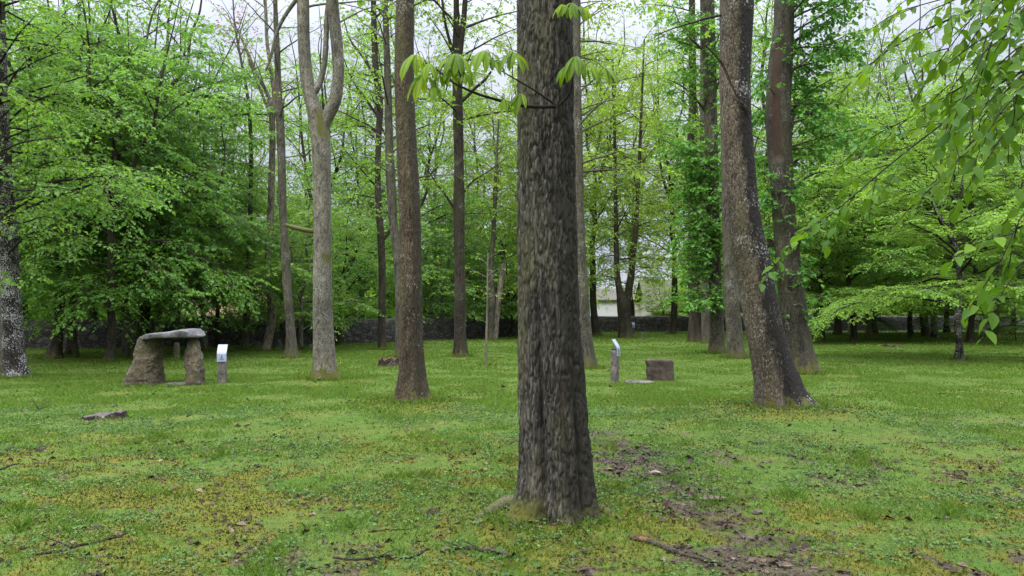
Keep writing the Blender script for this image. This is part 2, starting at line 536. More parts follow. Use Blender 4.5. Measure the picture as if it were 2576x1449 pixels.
def stem(acc, pts, base_z, sides=28, step=0.12, bark=0.006, cell=(0.05, 0.22), seed=0, flare=(), groove=None, wound=None, mossy=None, lobes=0.04,
         close_top=False):
    """pts rows (x,y,z,r). Appends a displaced trunk to acc."""
    pts = np.asarray(pts, float)
    Ln = np.linalg.norm(np.diff(pts[:, :3], axis=0), axis=1).sum()
    n = max(6, int(Ln / step))
    C = smooth_path(pts, n)
    P, r = C[:, :3], np.maximum(C[:, 3], 0.004)
    th = np.arange(sides) * 2 * np.pi / sides
    T = norm(np.gradient(P, axis=0))
    A = norm(np.cross(np.array([0, 1.0, 0]), T))
    B = np.cross(T, A)
    ct, st = np.cos(th)[None, :], np.sin(th)[None, :]
    rr = np.repeat(r[:, None], sides, 1)
    h = (P[:, 2] - base_z)[:, None]
    X = P[:, None, 0] + ct * rr
    Yv = P[:, None, 1] + st * rr
    Z = np.repeat(P[:, None, 2], sides, 1)
    rr = rr * (1 + lobes * 2 * (fbm(ct * 1.3 + seed, st * 1.3 + 0 * h, Z * 0.5, 2, seed + 3) - 0.5))
    for ang, amp, hh in flare:
        dth = np.angle(np.exp(1j * (th - ang)))[None, :]
        rr = rr + amp * np.exp(-np.maximum(h, 0) / hh) * np.exp(-(dth / 0.42) ** 2)
    wd = np.zeros_like(rr)
    rdg = np.ones_like(rr)
    if groove:
        for ang, width, amp, z0, z1 in groove:
            dth = np.angle(np.exp(1j * (th - ang)))[None, :]
            rr = rr - amp * np.exp(-(dth / width) ** 2) * sstep(max(z0, z1), min(z0, z1), h)
    if wound:
        for ang, width, z0, z1, depth in wound:
            dth = np.angle(np.exp(1j * (th - ang)))[None, :]
            e = 0.25 * (fbm(Z * 3.1, Z * 0 + ang, None, 3, seed) - 0.5)
            w = sstep(width * 1.15, width * 0.7, np.abs(dth + e)) * sstep(z0, z0 + 0.25, h) * sstep(z1, z1 - 0.25, h)
            rr = rr - depth * w
            wd = np.maximum(wd, w)
    if bark > 0:
        a, b = cell
        n1 = fbm(X / a + 0.4 * fbm(X / a, Yv / a, Z / a, 2, seed + 8), Yv / a, Z / b, 4, seed)
        ridge = np.minimum(1, np.abs(2 * n1 - 1) * 5.0) ** 0.7
        n3 = fbm(X / a * 1.7 + 30, Yv / a * 1.7, Z / b * 1.4, 3, seed + 77)
        ridge = np.minimum(ridge, np.minimum(1, 0.25 + np.abs(2 * n3 - 1) * 6.0))
        rdg = ridge * (1 - wd) + wd
        n2 = fbm(X / a * 2.1, Yv / a * 2.1, Z / b * 1.7, 3, seed + 50)
        rr = rr + bark * (ridge - 0.5) * (1 - wd) + bark * 0.8 * (n2 - 0.5)
    V = P[:, None, :] + rr[:, :, None] * (A[:, None, :] * ct[..., None] + B[:, None, :] * st[..., None])
    V = V.reshape(-1, 3)
    i = np.arange(n - 1)[:, None] * sides
    s = np.arange(sides)[None, :]
    s2 = (s + 1) % sides
    Fq = np.stack([i + s, i + s2, i + sides + s2, i + sides + s], -1).reshape(-1, 4)
    ms = np.zeros_like(rr)
    if mossy:
        for z0, z1, ang, width in mossy:
            dth = np.angle(np.exp(1j * (th - ang)))[None, :]
            ms = np.maximum(ms, sstep(z0 - 0.1, z0 + 0.1, h) * sstep(z1 + 0.1, z1 - 0.1, h) * sstep(width, width * 0.5, np.abs(dth)) * (0.3 + fbm(X * 14, Yv * 14, Z * 9, 3, seed) * 1.2))
    hh = np.repeat(h, sides, 1) * np.ones_like(rr)
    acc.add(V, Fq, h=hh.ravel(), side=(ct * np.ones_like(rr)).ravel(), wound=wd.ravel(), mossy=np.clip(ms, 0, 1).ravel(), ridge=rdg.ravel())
    if close_top:
        top = len(V) - sides
        c = V[-sides:].mean(0) + np.array([0, 0, 0.02])
        acc.add(np.vstack([V[-sides:], c[None]]), np.array([[k, (k + 1) % sides, sides, sides] for k in range(sides)])[:, :3],
                h=9.0, side=0.0, wound=0.0, mossy=0.0)


def px(pts, d):
    """(X,Y,width) rows seen at distance d -> (x,y,z,r) rows; optional 4th value shifts the distance."""
    out = []
    for p in pts:
        dd = d + (p[3] if len(p) > 3 else 0.0)
        q = at(p[0], p[1], dd)
        out.append([q[0], q[1], q[2], p[2] / 2 / F * dd])
    return np.array(out)


def px_line(pts, d, K=9):
    a = px([(p[0], p[1], 1) + ((p[2],) if len(p) > 2 else ()) for p in pts], d)[:, :3]
    return smooth_path(a, K)


TREE_BASES = []          # (x, y, moss radius, mound height)


path_pts = [ground(X, Y)[:2] for X, Y in [(1485, 1085), (1560, 1140), (1650, 1195), (1740, 1250), (1790, 1300), (1850, 1360), (1960, 1420), (2080, 1500)]]


def seg_dist(x, y, pts):
    best = np.full(np.shape(x), 1e9)
    for (ax, ay), (bx_, by_) in zip(pts[:-1], pts[1:]):
        dx, dy = bx_ - ax, by_ - ay
        t = np.clip(((x - ax) * dx + (y - ay) * dy) / (dx * dx + dy * dy), 0, 1)
        best = np.minimum(best, np.hypot(x - ax - t * dx, y - ay - t * dy))
    return best


def fields(x, y):
    """height, moss, bare, lushness of the lawn at x, y"""
    n1 = fbm(x / 1.6, y / 1.6, None, 3, 101)
    n2 = fbm(x / 0.34, y / 0.34, None, 4, 202)
    n3 = fbm(x / 0.7 + 40, y / 0.55, None, 4, 303)
    n4 = fbm(x / 3.2 + 7, y / 2.6, None, 3, 404)
    near = sstep(13.0, 5.5, y)
    z = 0.10 * (fbm(x / 4, y / 4, None, 2, 11) - 0.5) * sstep(3, 9, y) + 0.05 * (n2 - 0.5) * sstep(24, 8, y)
    ring = np.zeros_like(x)
    foot = np.zeros_like(x)
    for bx_, by_, mr, mo, r0 in TREE_BASES:
        if by_ > 33:
            continue
        rr = np.hypot(x - bx_, (y - by_))
        z = z + mo * np.exp(-(rr / (0.35 + r0 + mr * 0.35)) ** 2)
        ring = np.maximum(ring, sstep(mr + r0 + 0.35, r0 * 0.8, rr + (n3 - 0.5) * 0.9))
        foot = np.maximum(foot, sstep(r0 + 0.25, r0 + 0.02, rr + (n2 - 0.5) * 0.25))
    n5 = fbm(x / 0.16, y / 0.13, None, 3, 606)
    moss = np.clip(sstep(0.445, 0.60, n3 * 0.3 + n2 * 0.3 + n5 * 0.4 + 0.05 * (near - 0.5)) * (0.3 + 0.7 * near) * sstep(0.35, 0.55, n4 + near * 0.25) * 0.9 + ring * (0.35 + 0.9 * (n5 - 0.25)), 0, 1)
    pd = seg_dist(x, y, path_pts)
    path = sstep(0.55 + 0.2 * near, 0.08, pd + (n2 - 0.5) * 0.75 + (n3 - 0.5) * 0.4)
    mid = sstep(19, 8, y)
    bare = np.clip(sstep(0.545, 0.66, n2 * 0.25 + n5 * 0.4 + (1 - n1) * 0.35 + 0.03 * near) * mid * (0.26 + 0.3 * sstep(0.3, 3.0, x)) + path * (0.36 + 1.25 * (n5 - 0.29)) + sstep(6.0, 4.5, y) * sstep(0.50, 0.62, (1 - n3) * 0.5 + n5 * 0.5) * 0.36 + foot * 0.35 * near, 0, 1)
    lush = sstep(0.35, 0.7, fbm(x / 0.9 + 90, y / 0.9, None, 3, 505))
    return z, moss, bare, lush


def gheight(x, y):
    return fields(np.atleast_1d(np.asarray(x, float)), np.atleast_1d(np.asarray(y, float)))[0]


# ------------------------------------------------------------------ trees
FRONT, LEFT, RIGHT, BACK = -math.pi / 2, math.pi, 0.0, math.pi / 2


def auto_limbs(rng, st, n, Yr, d, length, elev=(15, 45), az=(0, 360), up=0.0, sag=0.12, base_az=None):
    """limbs starting on stem rows st (x,y,z,r) between image heights Yr."""
    z0, z1 = at(CX, Yr[0], d)[2], at(CX, Yr[1], d)[2]
    L, Rr = [], []
    C = smooth_path(st, 60)
    for i in range(n):
        z = z0 + (z1 - z0) * (i + rng.uniform(0, 1)) / n
        k = int(np.argmin(np.abs(C[:, 2] - z)))
        a = R(az[0] + (az[1] - az[0]) * ((i * 0.618 + rng.uniform(-0.08, 0.08)) % 1.0))
        ln = rng.uniform(*length)
        L.append(limb_curve(rng, C[k, :3], a, R(rng.uniform(*elev)), ln, up=up, sag=sag))
        Rr.append(min(C[k, 3] * 0.5, 0.008 + 0.011 * ln))
    return L, Rr


Q_DEF = dict(sec=0.30, twig=0.17, leaf=0.10, leafsp=0.06, t0=0.2)


def trace_tree(name, label, d, stems, bark, cat='tree', group=None, limbs=(), autos=(), q=None, leaf='lime', seed=1, sides=28, step=0.12,
               barkamp=0.006, cell=(0.05, 0.22), flare=(), groove=None, wound=None, mossy=None, lobes=0.04, moss_r=0.6, mound=0.06, extra=None, moss_stems=(),
               zmax=None, close_top=False):
    rng = np.random.default_rng(seed)
    st0 = px(stems[0], d)
    base = st0[0, :3].copy()
    base[2] = 0.0
    TREE_BASES.append((base[0], base[1], moss_r, mound, st0[0, 3]))
    first = st0[0].copy()
    first[2] = -0.15
    st0 = np.vstack([first[None], st0])
    root = empty(name, base)
    tag(root, label, cat, group)
    acc = Acc()
    rows = [st0] + [px(s, d) for s in stems[1:]]
    for i, s in enumerate(rows):
        n0 = acc.n
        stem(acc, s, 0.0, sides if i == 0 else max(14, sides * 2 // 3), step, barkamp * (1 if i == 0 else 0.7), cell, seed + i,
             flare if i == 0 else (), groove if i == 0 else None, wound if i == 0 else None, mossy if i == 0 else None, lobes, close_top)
        if i in moss_stems:
            acc.A['mossy'][-1] = np.full(acc.n - n0, 0.85)
    Ls, Rs = [], []
    for pts, w, dd in limbs:
        Ls.append(px_line(pts, d + dd))
        Rs.append(w / 2 / F * d)
    for a in autos:
        a = dict(a)
        k = a.pop('stem', 0)
        l, r = auto_limbs(rng, rows[k], d=d, **a)
        Ls += l
        Rs += r
    crown = None
    if Ls:
        Q = dict(Q_DEF)
        Q.update(q or {})
        Lm = np.array(Ls)
        sec, tw, Vs, vs = foliage_from_limbs(rng, Lm, Q)
        if zmax is None:
            zmax = at(CX, -130, d)[2]
        k = Vs[:, 0, 2] < zmax
        Vs, vs = Vs[k], vs.reshape(-1, 4)[k].ravel()
        tw = tw[tw[:, 0, 2] < zmax]
        sec = sec[sec[:, 0, 2] < zmax]
        add_wood(acc, Lm, Rs, sec, tw, Q)
        crown = leaf_mesh('crown', [Vs - base], [vs], LEAF[leaf])
    if extra:
        extra(acc)
    acc.V = [v - base for v in acc.V]
    me = acc.mesh('trunk', [BARK[bark]], smooth=True)
    link('trunk', me, root)
    if crown:
        link('crown', crown, root)
    return root


# ---- prototypes for the trees of the wood: (trunk mesh, crown mesh) standing at the origin
def prototype(seed, H, bole, Rmax, nlimb, r0, elev, q, up=0.1, sag=0.15, profile=None, lean=0.02, split=None, nlead=3, spread=0.28, wig=0.09):
    rng = np.random.default_rng(seed)
    acc = Acc()
    u = np.linspace(0, 1, 9)
    hs = split * H if split else H * 0.92
    ax = np.stack([np.cumsum(rng.normal(0, lean, 9)) * H * 0.2, np.cumsum(rng.normal(0, lean, 9)) * H * 0.2, u * hs, r0 * (1 - (0.45 if split else 0.88) * u ** 0.9)], 1)
    ax[:, :2] -= ax[0, :2]
    ax[0, 2] = -0.2
    ax[0, 3] *= 1.25
    fl = [(rng.uniform(0, 6.28), r0 * 0.6, 0.25) for _ in range(4)]
    stem(acc, ax, 0.0, 16, 0.22, r0 * 0.06, (0.07, 0.25), seed, fl)
    axes = [smooth_path(ax, 60)]
    if split:
        for k in range(nlead):
            t = rng.uniform(0.72, 1.0) if k else 1.0
            p0 = axes[0][int(t * 59)]
            az = k * 2 * math.pi / nlead + rng.uniform(-0.5, 0.5)
            hh = H * rng.uniform(0.85, 0.98) - p0[2]
            v = np.linspace(0, 1, 8)
            out = hh * spread * rng.uniform(0.6, 1.3) * v ** 0.75
            wob = np.cumsum(rng.normal(0, 0.02 * hh, (8, 2)), axis=0)
            wob -= wob[0]
            ld = np.stack([p0[0] + np.cos(az) * out + wob[:, 0], p0[1] + np.sin(az) * out + wob[:, 1], p0[2] + hh * v, p0[3] * 0.8 * (1 - 0.85 * v)], 1)
            stem(acc, ld, 0.0, 10, 0.25, r0 * 0.03, (0.07, 0.25), seed + k)
            axes.append(smooth_path(ld, 60))
    Ls, Rs = [], []
    for i in range(nlimb):
        f = (i + rng.uniform(0, 1)) / nlimb
        z = bole + (H * 0.9 - bole) * f
        ok = [A for A in axes if A[0, 2] - 0.1 <= z <= A[-1, 2] + 0.3]
        C = ok[rng.integers(len(ok))] if ok else axes[-1]
        k = int(np.argmin(np.abs(C[:, 2] - z)))
        a = i * 2.39996 + rng.uniform(-0.5, 0.5)
        pr = profile(f) if profile else math.sin(math.pi * min(1, 0.25 + 0.75 * f)) ** 0.7
        ln = max(0.5, Rmax * pr * rng.uniform(0.6, 1.2))
        e = R(elev[0] + (elev[1] - elev[0]) * f + rng.uniform(-14, 14))
        Ls.append(limb_curve(rng, C[k, :3], a, e, ln, up=up, sag=sag, wig=wig))
        Rs.append(min(C[k, 3] * 0.55, 0.006 + 0.009 * ln))
    Lm = np.array(Ls)
    Q = dict(Q_DEF)
    Q.update(q)
    sec, tw, Vs, vs = foliage_from_limbs(rng, Lm, Q)
    add_wood(acc, Lm, Rs, sec, tw[::Q.get('tskip', 2)], Q)
    return acc.mesh('trunk', [BARK['grey']], True), leaf_mesh('crown', [Vs], [vs], LEAF['lime'])


q_l = dict(sec=0.28, twig=0.15, keep=0.97, leaf=0.125, leafsp=0.062, nj=0.42, width=0.75, ldroop=0.35, droop=0.25, ratio=0.5)
q_h = dict(sec=0.19, twig=0.115, leaf=0.11, leafsp=0.05, nj=0.28, flat=0.16, width=0.6, ldroop=0.18, droop=0.12)
q_a = dict(sec=0.30, twig=0.17, leaf=0.15, leafsp=0.062, nj=0.6, width=0.68, keep=0.9, flat=0.7, ratio=0.55)
q_b = dict(sec=0.29, twig=0.17, leaf=0.14, leafsp=0.07, nj=0.5, width=0.7, ratio=0.5)
hp = lambda f: (1 - f) ** 0.6 * 0.9 + 0.12
PROTO = {
    'limeA': prototype(11, 14.5, 2.2, 4.6, 46, 0.19, (12, 50), q_l, 0.15, 0.28, split=0.45, nlead=4),
    'limeB': prototype(12, 15.5, 2.3, 4.2, 46, 0.16, (15, 55), q_l, 0.12, 0.25, split=0.35, nlead=3),
    'limeC': prototype(13, 13.0, 2.0, 3.9, 46, 0.14, (5, 45), q_l, 0.18, 0.3, split=0.5, nlead=3),
    'hornA': prototype(21, 10.0, 1.75, 4.8, 50, 0.11, (6, 55), q_h, 0.10, 0.05, hp, split=0.5, nlead=3, spread=0.3, wig=0.16),
    'hornB': prototype(22, 11.0, 1.9, 4.4, 48, 0.13, (8, 55), q_h, 0.10, 0.05, hp, split=0.45, nlead=3, spread=0.3, wig=0.15),
    'airyA': prototype(31, 25.0, 4.0, 4.8, 60, 0.26, (10, 60), q_a, 0.1, 0.12, split=0.4, nlead=4, spread=0.2),
    'airyB': prototype(32, 23.0, 3.0, 4.6, 60, 0.22, (10, 65), q_a, 0.15, 0.15, split=0.3, nlead=3, spread=0.2),
    'bushA': prototype(41, 9.5, 0.9, 4.0, 50, 0.12, (15, 60), q_b, 0.15, 0.22, split=0.35, nlead=4, spread=0.4),
    'bushB': prototype(42, 8.5, 0.5, 3.6, 50, 0.10, (20, 65), q_b, 0.15, 0.2, split=0.25, nlead=4, spread=0.4),
    'bare': prototype(51, 22.0, 5.0, 3.8, 46, 0.17, (25, 65), dict(q_a, keep=0.5, sec=0.34, twig=0.22, twr=0.005, tskip=1, leaf=0.125), 0.1, 0.05, split=0.45, nlead=3, spread=0.16),
}


def plant(name, label, X, d, proto, scale, rz, leaf, bark='grey', group=None, cat='tree'):
    p = at(X, 785, d)
    loc = (p[0], p[1], 0.0)
    root = empty(name, loc, R(rz))
    root.scale = (scale,) * 3
    tag(root, label, cat, group)
    tr, cr = PROTO[proto]
    a = link('trunk', tr, root)
    b = link('crown', cr, root)
    for o, m in ((a, BARK[bark]), (b, LEAF[leaf])):
        o.material_slots[0].link = 'OBJECT'
        o.material_slots[0].material = m
    TREE_BASES.append((loc[0], loc[1], 0.5, 0.04, 0.2))
    return root


# ---- the big chestnut in the middle
def chestnut_roots(acc):
    for pts, w in (([(1345, 1275), (1290, 1272), (1235, 1296), (1185, 1318)], 84), ([(1460, 1285), (1525, 1300), (1565, 1314)], 60)):
        g = np.array([ground(X, Y + 8) for X, Y in pts])
        P = smooth_path(g, 10)[None]
        r = np.linspace(w, w * 0.15, 10)[None] / 2 / F * 5.9
        P[0, :, 2] = gheight(P[0, :, 0], P[0, :, 1]) - r[0] * 0.30
        V, Fq = tubes(P, r, 14)
        V += (fbm(V[:, 0] * 20, V[:, 1] * 20, V[:, 2] * 20, 3, 5)[:, None] - 0.5) * 0.04
        acc.add(V, Fq, h=0.05, side=0.0, wound=0.0, mossy=np.clip(1.6 * fbm(V[:, 0] * 18, V[:, 1] * 18, None, 3, 6) - 0.3, 0, 1))


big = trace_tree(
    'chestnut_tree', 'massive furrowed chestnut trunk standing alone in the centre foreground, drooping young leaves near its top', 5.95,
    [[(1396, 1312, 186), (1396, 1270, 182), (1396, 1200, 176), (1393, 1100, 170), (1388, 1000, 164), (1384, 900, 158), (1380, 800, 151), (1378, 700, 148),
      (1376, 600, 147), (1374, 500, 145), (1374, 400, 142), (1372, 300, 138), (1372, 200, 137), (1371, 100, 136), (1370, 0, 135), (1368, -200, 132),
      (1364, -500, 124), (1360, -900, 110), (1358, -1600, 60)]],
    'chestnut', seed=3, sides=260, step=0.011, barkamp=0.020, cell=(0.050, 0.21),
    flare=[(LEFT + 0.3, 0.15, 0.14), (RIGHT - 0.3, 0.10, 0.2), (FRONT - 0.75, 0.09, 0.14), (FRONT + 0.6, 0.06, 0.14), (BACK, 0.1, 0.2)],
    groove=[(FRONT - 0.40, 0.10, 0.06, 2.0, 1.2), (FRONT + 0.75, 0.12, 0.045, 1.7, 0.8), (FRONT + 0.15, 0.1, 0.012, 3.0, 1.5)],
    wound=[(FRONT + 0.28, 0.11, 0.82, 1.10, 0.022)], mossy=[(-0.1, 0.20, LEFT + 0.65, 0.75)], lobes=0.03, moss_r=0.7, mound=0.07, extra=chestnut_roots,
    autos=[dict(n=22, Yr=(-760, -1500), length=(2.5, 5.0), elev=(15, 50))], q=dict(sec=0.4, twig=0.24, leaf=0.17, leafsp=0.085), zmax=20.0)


# drooping palmate leaves on thin shoots
def palm_leaf(rng, tip, size, n, face, spread=1.0):
    """one hanging palmate leaf; returns V,F,v"""
    Vs, Fs, vs, off = [], [], [], 0
    for k in range(n):
        f = (k - (n - 1) / 2) / ((n - 1) / 2)
        az = face + f * 1.7 * spread + rng.normal(0, 0.2)
        ln = size * (1 - 0.35 * f * f) * rng.uniform(0.75, 1.12)
        out = np.array([math.cos(az), math.sin(az), 0.0])
        u = np.linspace(0, 1, 7)
        reach = (rng.uniform(0.35, 0.72) * np.sin(u * 1.5)) * ln
        drop = -(u ** 1.35) * rng.uniform(0.75, 1.0) * ln + 0.08 * ln * np.sin(u * 2.2)
        mid = tip[None] + out[None] * reach[:, None] + UP[None] * drop[:, None]
        T = norm(np.gradient(mid, axis=0))
        S = np.repeat(np.array([[-out[1], out[0], 0.0]]), 7, 0)
        Nn = np.cross(S, T)
        w = ln * rng.uniform(0.11, 0.15) * np.sin(np.clip(u, 0, 1) ** 1.35 * math.pi * 0.94 + 0.10) ** 0.8
        w[-1] = 0.004
        pl = 0.012 * np.array([1, -1, 1, -1, 1, -1, 1])[:, None] * ln * Nn
        rows = [mid + S * w[:, None] + Nn * (w * 0.45)[:, None], mid + S * (w * 0.5)[:, None] + Nn * (w * 0.22)[:, None] + pl, mid,
                mid - S * (w * 0.5)[:, None] + Nn * (w * 0.22)[:, None] + pl, mid - S * w[:, None] + Nn * (w * 0.45)[:, None]]
        V = np.stack(rows, 1).reshape(-1, 3)
        i = np.arange(6)[:, None] * 5
        s = np.arange(4)[None]
        Fq = np.stack([i + s, i + s + 1, i + s + 6, i + s + 5], -1)
        Vs.append(V)
        Fs.append(Fq.reshape(-1, 4) + off)
        off += len(V)
        vs.append(np.clip(rng.normal(0.5, 0.24) + 0.26 * np.tile([-0.6, 1, -1.6, 1, -0.6], 7), 0, 1))
    return np.concatenate(Vs), np.concatenate(Fs), np.concatenate(vs)


rngc = np.random.default_rng(77)
bx, by, _ = big.location
bvec = np.array([bx, by, 0.0])
shoots = [
    ([(1398, 268, -0.27), (1330, 268, -0.35), (1252, 252, -0.45), (1180, 228, -0.5), (1128, 200, -0.55), (1095, 172, -0.55), (1070, 158, -0.55)], 11,
     [(1046, 138, 0.23, 7, FRONT), (1062, 188, 0.21, 6, FRONT), (1148, 135, 0.25, 7, FRONT), (1080, 160, 0.17, 5, FRONT + .8), (1136, 172, 0.18, 6, FRONT - .3), (1310, 235, 0.17, 6, FRONT - .8), (1268, 250, 0.14, 5, FRONT + .4), (1108, 190, 0.13, 5, FRONT + 1), (1170, 185, 0.13, 5, FRONT + .9), (1090, 215, 0.15, 5, FRONT)]),
    ([(1400, 266, -0.27), (1345, 228, -0.33), (1280, 190, -0.4), (1238, 165, -0.42)], 7,
     [(1222, 128, 0.21, 7, FRONT - .2), (1292, 132, 0.20, 6, FRONT + .3), (1240, 150, 0.16, 6, FRONT)]),
    ([(1408, 264, -0.27), (1432, 235, -0.34), (1442, 190, -0.4), (1447, 158, -0.42)], 7,
     [(1448, 142, 0.21, 7, FRONT), (1424, 168, 0.16, 5, FRONT - .7), (1480, 160, 0.16, 6, FRONT + .5), (1518, 170, 0.17, 6, FRONT + .4)]),
    ([(1415, 30, -0.22), (1424, 20, -0.35), (1430, 12, -0.4)], 6,
     [(1416, 12, 0.14, 6, FRONT - .5), (1438, 8, 0.17, 7, FRONT + .3), (1460, 15, 0.13, 5, FRONT + .9)]),
]
for pts, w, lv in shoots:
    acc = Acc()
    P = px_line(pts, 5.9, 18)
    V, Fq = tubes(P[None], (w * np.linspace(1, 0.35, 18) / 2 / F * 5.6)[None], 8)
    acc.add(V - bvec, Fq, h=9.0, side=0.0, wound=0.0, mossy=0.0)
    LV, LF, Lv, off = [], [], [], 0
    for X, Y, size, n, face in lv:
        tip = at(X, Y, 5.42 + rngc.uniform(-0.06, 0.06))
        k = int(np.argmin(np.linalg.norm(P - tip, axis=1)))
        k = max(k, 6)
        u = np.linspace(0, 1, 7)[:, None]
        pet = P[k][None] * (1 - u) + tip[None] * u + UP[None] * 0.05 * np.sin(u * math.pi)
        V, Fq = tubes(pet[None], np.full((1, 7), 0.0022), 5)
        acc.add(V - bvec, Fq, h=9.0, side=0.0, wound=0.0, mossy=0.0)
        V, Fq, v = palm_leaf(rngc, tip, size * 1.2, n, face)
        LV.append(V - bvec)
        LF.append(Fq + off)
        Lv.append(v)
        off += len(V)
    sh = link('leafy_shoot', acc.mesh('leafy_shoot', [BARK['twig']], True), big)
    link('foliage', make_mesh('foliage', np.concatenate(LV), np.concatenate(LF), [LEAF['chestnut']], {'v': np.concatenate(Lv)}, True), sh)

# ---- the other trunks one can tell apart
q_sparse = dict(sec=0.32, twig=0.18, leaf=0.12, leafsp=0.065, keep=0.85, flat=0.6, nj=0.6, width=0.72, ratio=0.5)
q_thin = dict(sec=0.36, twig=0.22, leaf=0.11, leafsp=0.075, keep=0.55, flat=0.7, nj=0.7, twr=0.004, ratio=0.5)
q_shoot = dict(sec=0.16, twig=0.11, keep=0.8, leaf=0.14, leafsp=0.06, flat=0.6, nj=0.5, width=0.72, ratio=0.5)

trace_tree('maple_tree', 'pale grey trunk forking into two upright stems, with a mossy branch stub', 17.7,
           [[(818, 962, 62), (817, 930, 56), (815, 880, 52), (812, 800, 48), (811, 700, 46), (811, 600, 44), (810, 500, 44), (809, 420, 45), (806, 350, 48), (798, 300, 42),
             (781, 240, 33), (770, 180, 31), (764, 100, 30), (762, 0, 30), (760, -150, 26), (755, -300, 20)],
            [(812, 330, 26), (822, 298, 30), (840, 260, 31), (850, 200, 29), (848, 120, 30), (838, 30, 30), (832, -120, 26), (825, -280, 20)],
            [(785, 240, 20), (800, 216, 17), (814, 170, 14), (820, 100, 13), (822, 40, 12), (835, -60, 10)],
            [(800, 583, 12), (775, 580, 12), (750, 575, 11), (718, 566, 9)],
            [(752, -10, 11), (730, 20, 10), (708, 55, 9), (692, 95, 8), (682, 140, 7), (668, 178, 5)]],
           'smooth', seed=5, sides=48, step=0.05, barkamp=0.007, cell=(0.06, 0.16),
           flare=[(LEFT, 0.09, 0.34), (RIGHT - .3, 0.16, 0.34), (FRONT - .4, 0.10, 0.28), (BACK, 0.1, 0.3)],
           mossy=[(5.6, 6.2, RIGHT - .9, 0.9), (2.72, 2.95, RIGHT - .7, 0.75)], moss_r=1.0, mound=0.1, moss_stems=(3,),
           autos=[dict(n=3, Yr=(60, -120), length=(1.5, 2.6), elev=(10, 40), stem=0), dict(n=3, Yr=(80, -120), length=(1.5, 2.5), elev=(10, 40), stem=1)],
           q=q_sparse, leaf='fresh')

trace_tree('chestnut_tree', 'tall dark brown trunk without branches, just left of the central trunk', 13.1,
           [[(1040, 1022, 74), (1039, 990, 68), (1038, 950, 63), (1034, 850, 57), (1033, 750, 55), (1032, 650, 54), (1031, 560, 53), (1027, 450, 53), (1022, 350, 50),
             (1018, 250, 49), (1017, 100, 47), (1019, 0, 45), (1020, -200, 40), (1020, -400, 34)]],
           'brown', seed=6, sides=80, step=0.03, barkamp=0.009, cell=(0.04, 0.18),
           flare=[(LEFT + .2, 0.17, 0.36), (RIGHT - .3, 0.16, 0.34), (FRONT, 0.1, 0.3), (BACK, 0.1, 0.3)],
           groove=[(FRONT - 0.3, 0.22, 0.03, 1.5, 0.3), (FRONT + .7, 0.2, 0.02, 1.0, 0.3)], moss_r=1.1, mound=0.12)

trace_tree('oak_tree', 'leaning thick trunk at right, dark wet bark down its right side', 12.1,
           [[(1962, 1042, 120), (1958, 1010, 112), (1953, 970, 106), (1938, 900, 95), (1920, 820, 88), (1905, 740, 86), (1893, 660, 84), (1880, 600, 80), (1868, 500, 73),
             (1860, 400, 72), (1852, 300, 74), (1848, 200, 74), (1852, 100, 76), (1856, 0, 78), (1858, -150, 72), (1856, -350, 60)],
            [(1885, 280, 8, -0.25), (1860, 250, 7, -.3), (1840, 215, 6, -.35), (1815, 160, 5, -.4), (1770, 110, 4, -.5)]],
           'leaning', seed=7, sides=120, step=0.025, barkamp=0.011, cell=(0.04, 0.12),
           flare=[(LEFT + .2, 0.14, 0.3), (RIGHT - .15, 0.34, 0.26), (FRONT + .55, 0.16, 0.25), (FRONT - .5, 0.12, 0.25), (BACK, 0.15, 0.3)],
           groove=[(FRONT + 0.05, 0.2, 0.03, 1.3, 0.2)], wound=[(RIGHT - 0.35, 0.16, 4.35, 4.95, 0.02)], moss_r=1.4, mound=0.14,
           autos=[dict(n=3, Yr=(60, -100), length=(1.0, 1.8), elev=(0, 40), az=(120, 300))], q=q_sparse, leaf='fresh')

trace_tree('oak_tree', 'trunk with reddish split heartwood and leafy shoots, behind the leaning trunk', 19.3,
           [[(2013, 947, 78), (2011, 915, 72), (2008, 880, 66), (1998, 800, 64), (1988, 720, 62), (1980, 640, 60), (1972, 550, 56), (1966, 450, 58), (1959, 350, 60),
             (1958, 250, 60), (1964, 150, 58), (1970, 80, 50), (1972, 0, 48), (1974, -150, 42), (1976, -300, 36)]],
           'split', seed=8, sides=80, step=0.04, barkamp=0.010, cell=(0.05, 0.2),
           flare=[(LEFT, 0.09, 0.35), (RIGHT - .2, 0.2, 0.35), (FRONT, 0.1, 0.3), (BACK, 0.15, 0.3)],
           wound=[(FRONT - 0.62, 0.50, 5.3, 8.5, 0.06)], moss_r=0.9, mound=0.1,
           limbs=[([(1975, 560), (1960, 520), (1945, 470), (1925, 440)], 8, -.4), ([(1985, 640), (2010, 610), (2040, 580), (2075, 560)], 8, -.4),
                  ([(1985, 700), (2005, 690), (2030, 680), (2050, 700)], 7, -.5), ([(1995, 770), (2010, 765), (2025, 780), (2035, 800)], 6, -.5),
                  ([(1965, 300), (2000, 270), (2040, 230), (2090, 200)], 10, 0.4), ([(1965, 180), (1990, 150), (2010, 110), (2020, 60)], 9, 0.2),
                  ([(1968, 120), (2020, 90), (2070, 60), (2110, 30)], 10, 0.8), ([(1962, 430), (2010, 400), (2050, 360), (2085, 340)], 9, 0.6),
                  ([(1962, 500), (2000, 470), (2040, 440), (2080, 430)], 9, 0.3), ([(1970, 540), (1975, 520), (1990, 480), (1985, 440)], 7, -.6)],
           autos=[dict(n=40, Yr=(800, 470), length=(0.35, 1.0), elev=(0, 50)), dict(n=26, Yr=(420, -100), length=(0.9, 2.6), elev=(0, 45), az=(-60, 80)), dict(n=8, Yr=(300, -80), length=(0.5, 1.2), elev=(0, 50))], q=dict(q_shoot, keep=0.75), leaf='shoot')

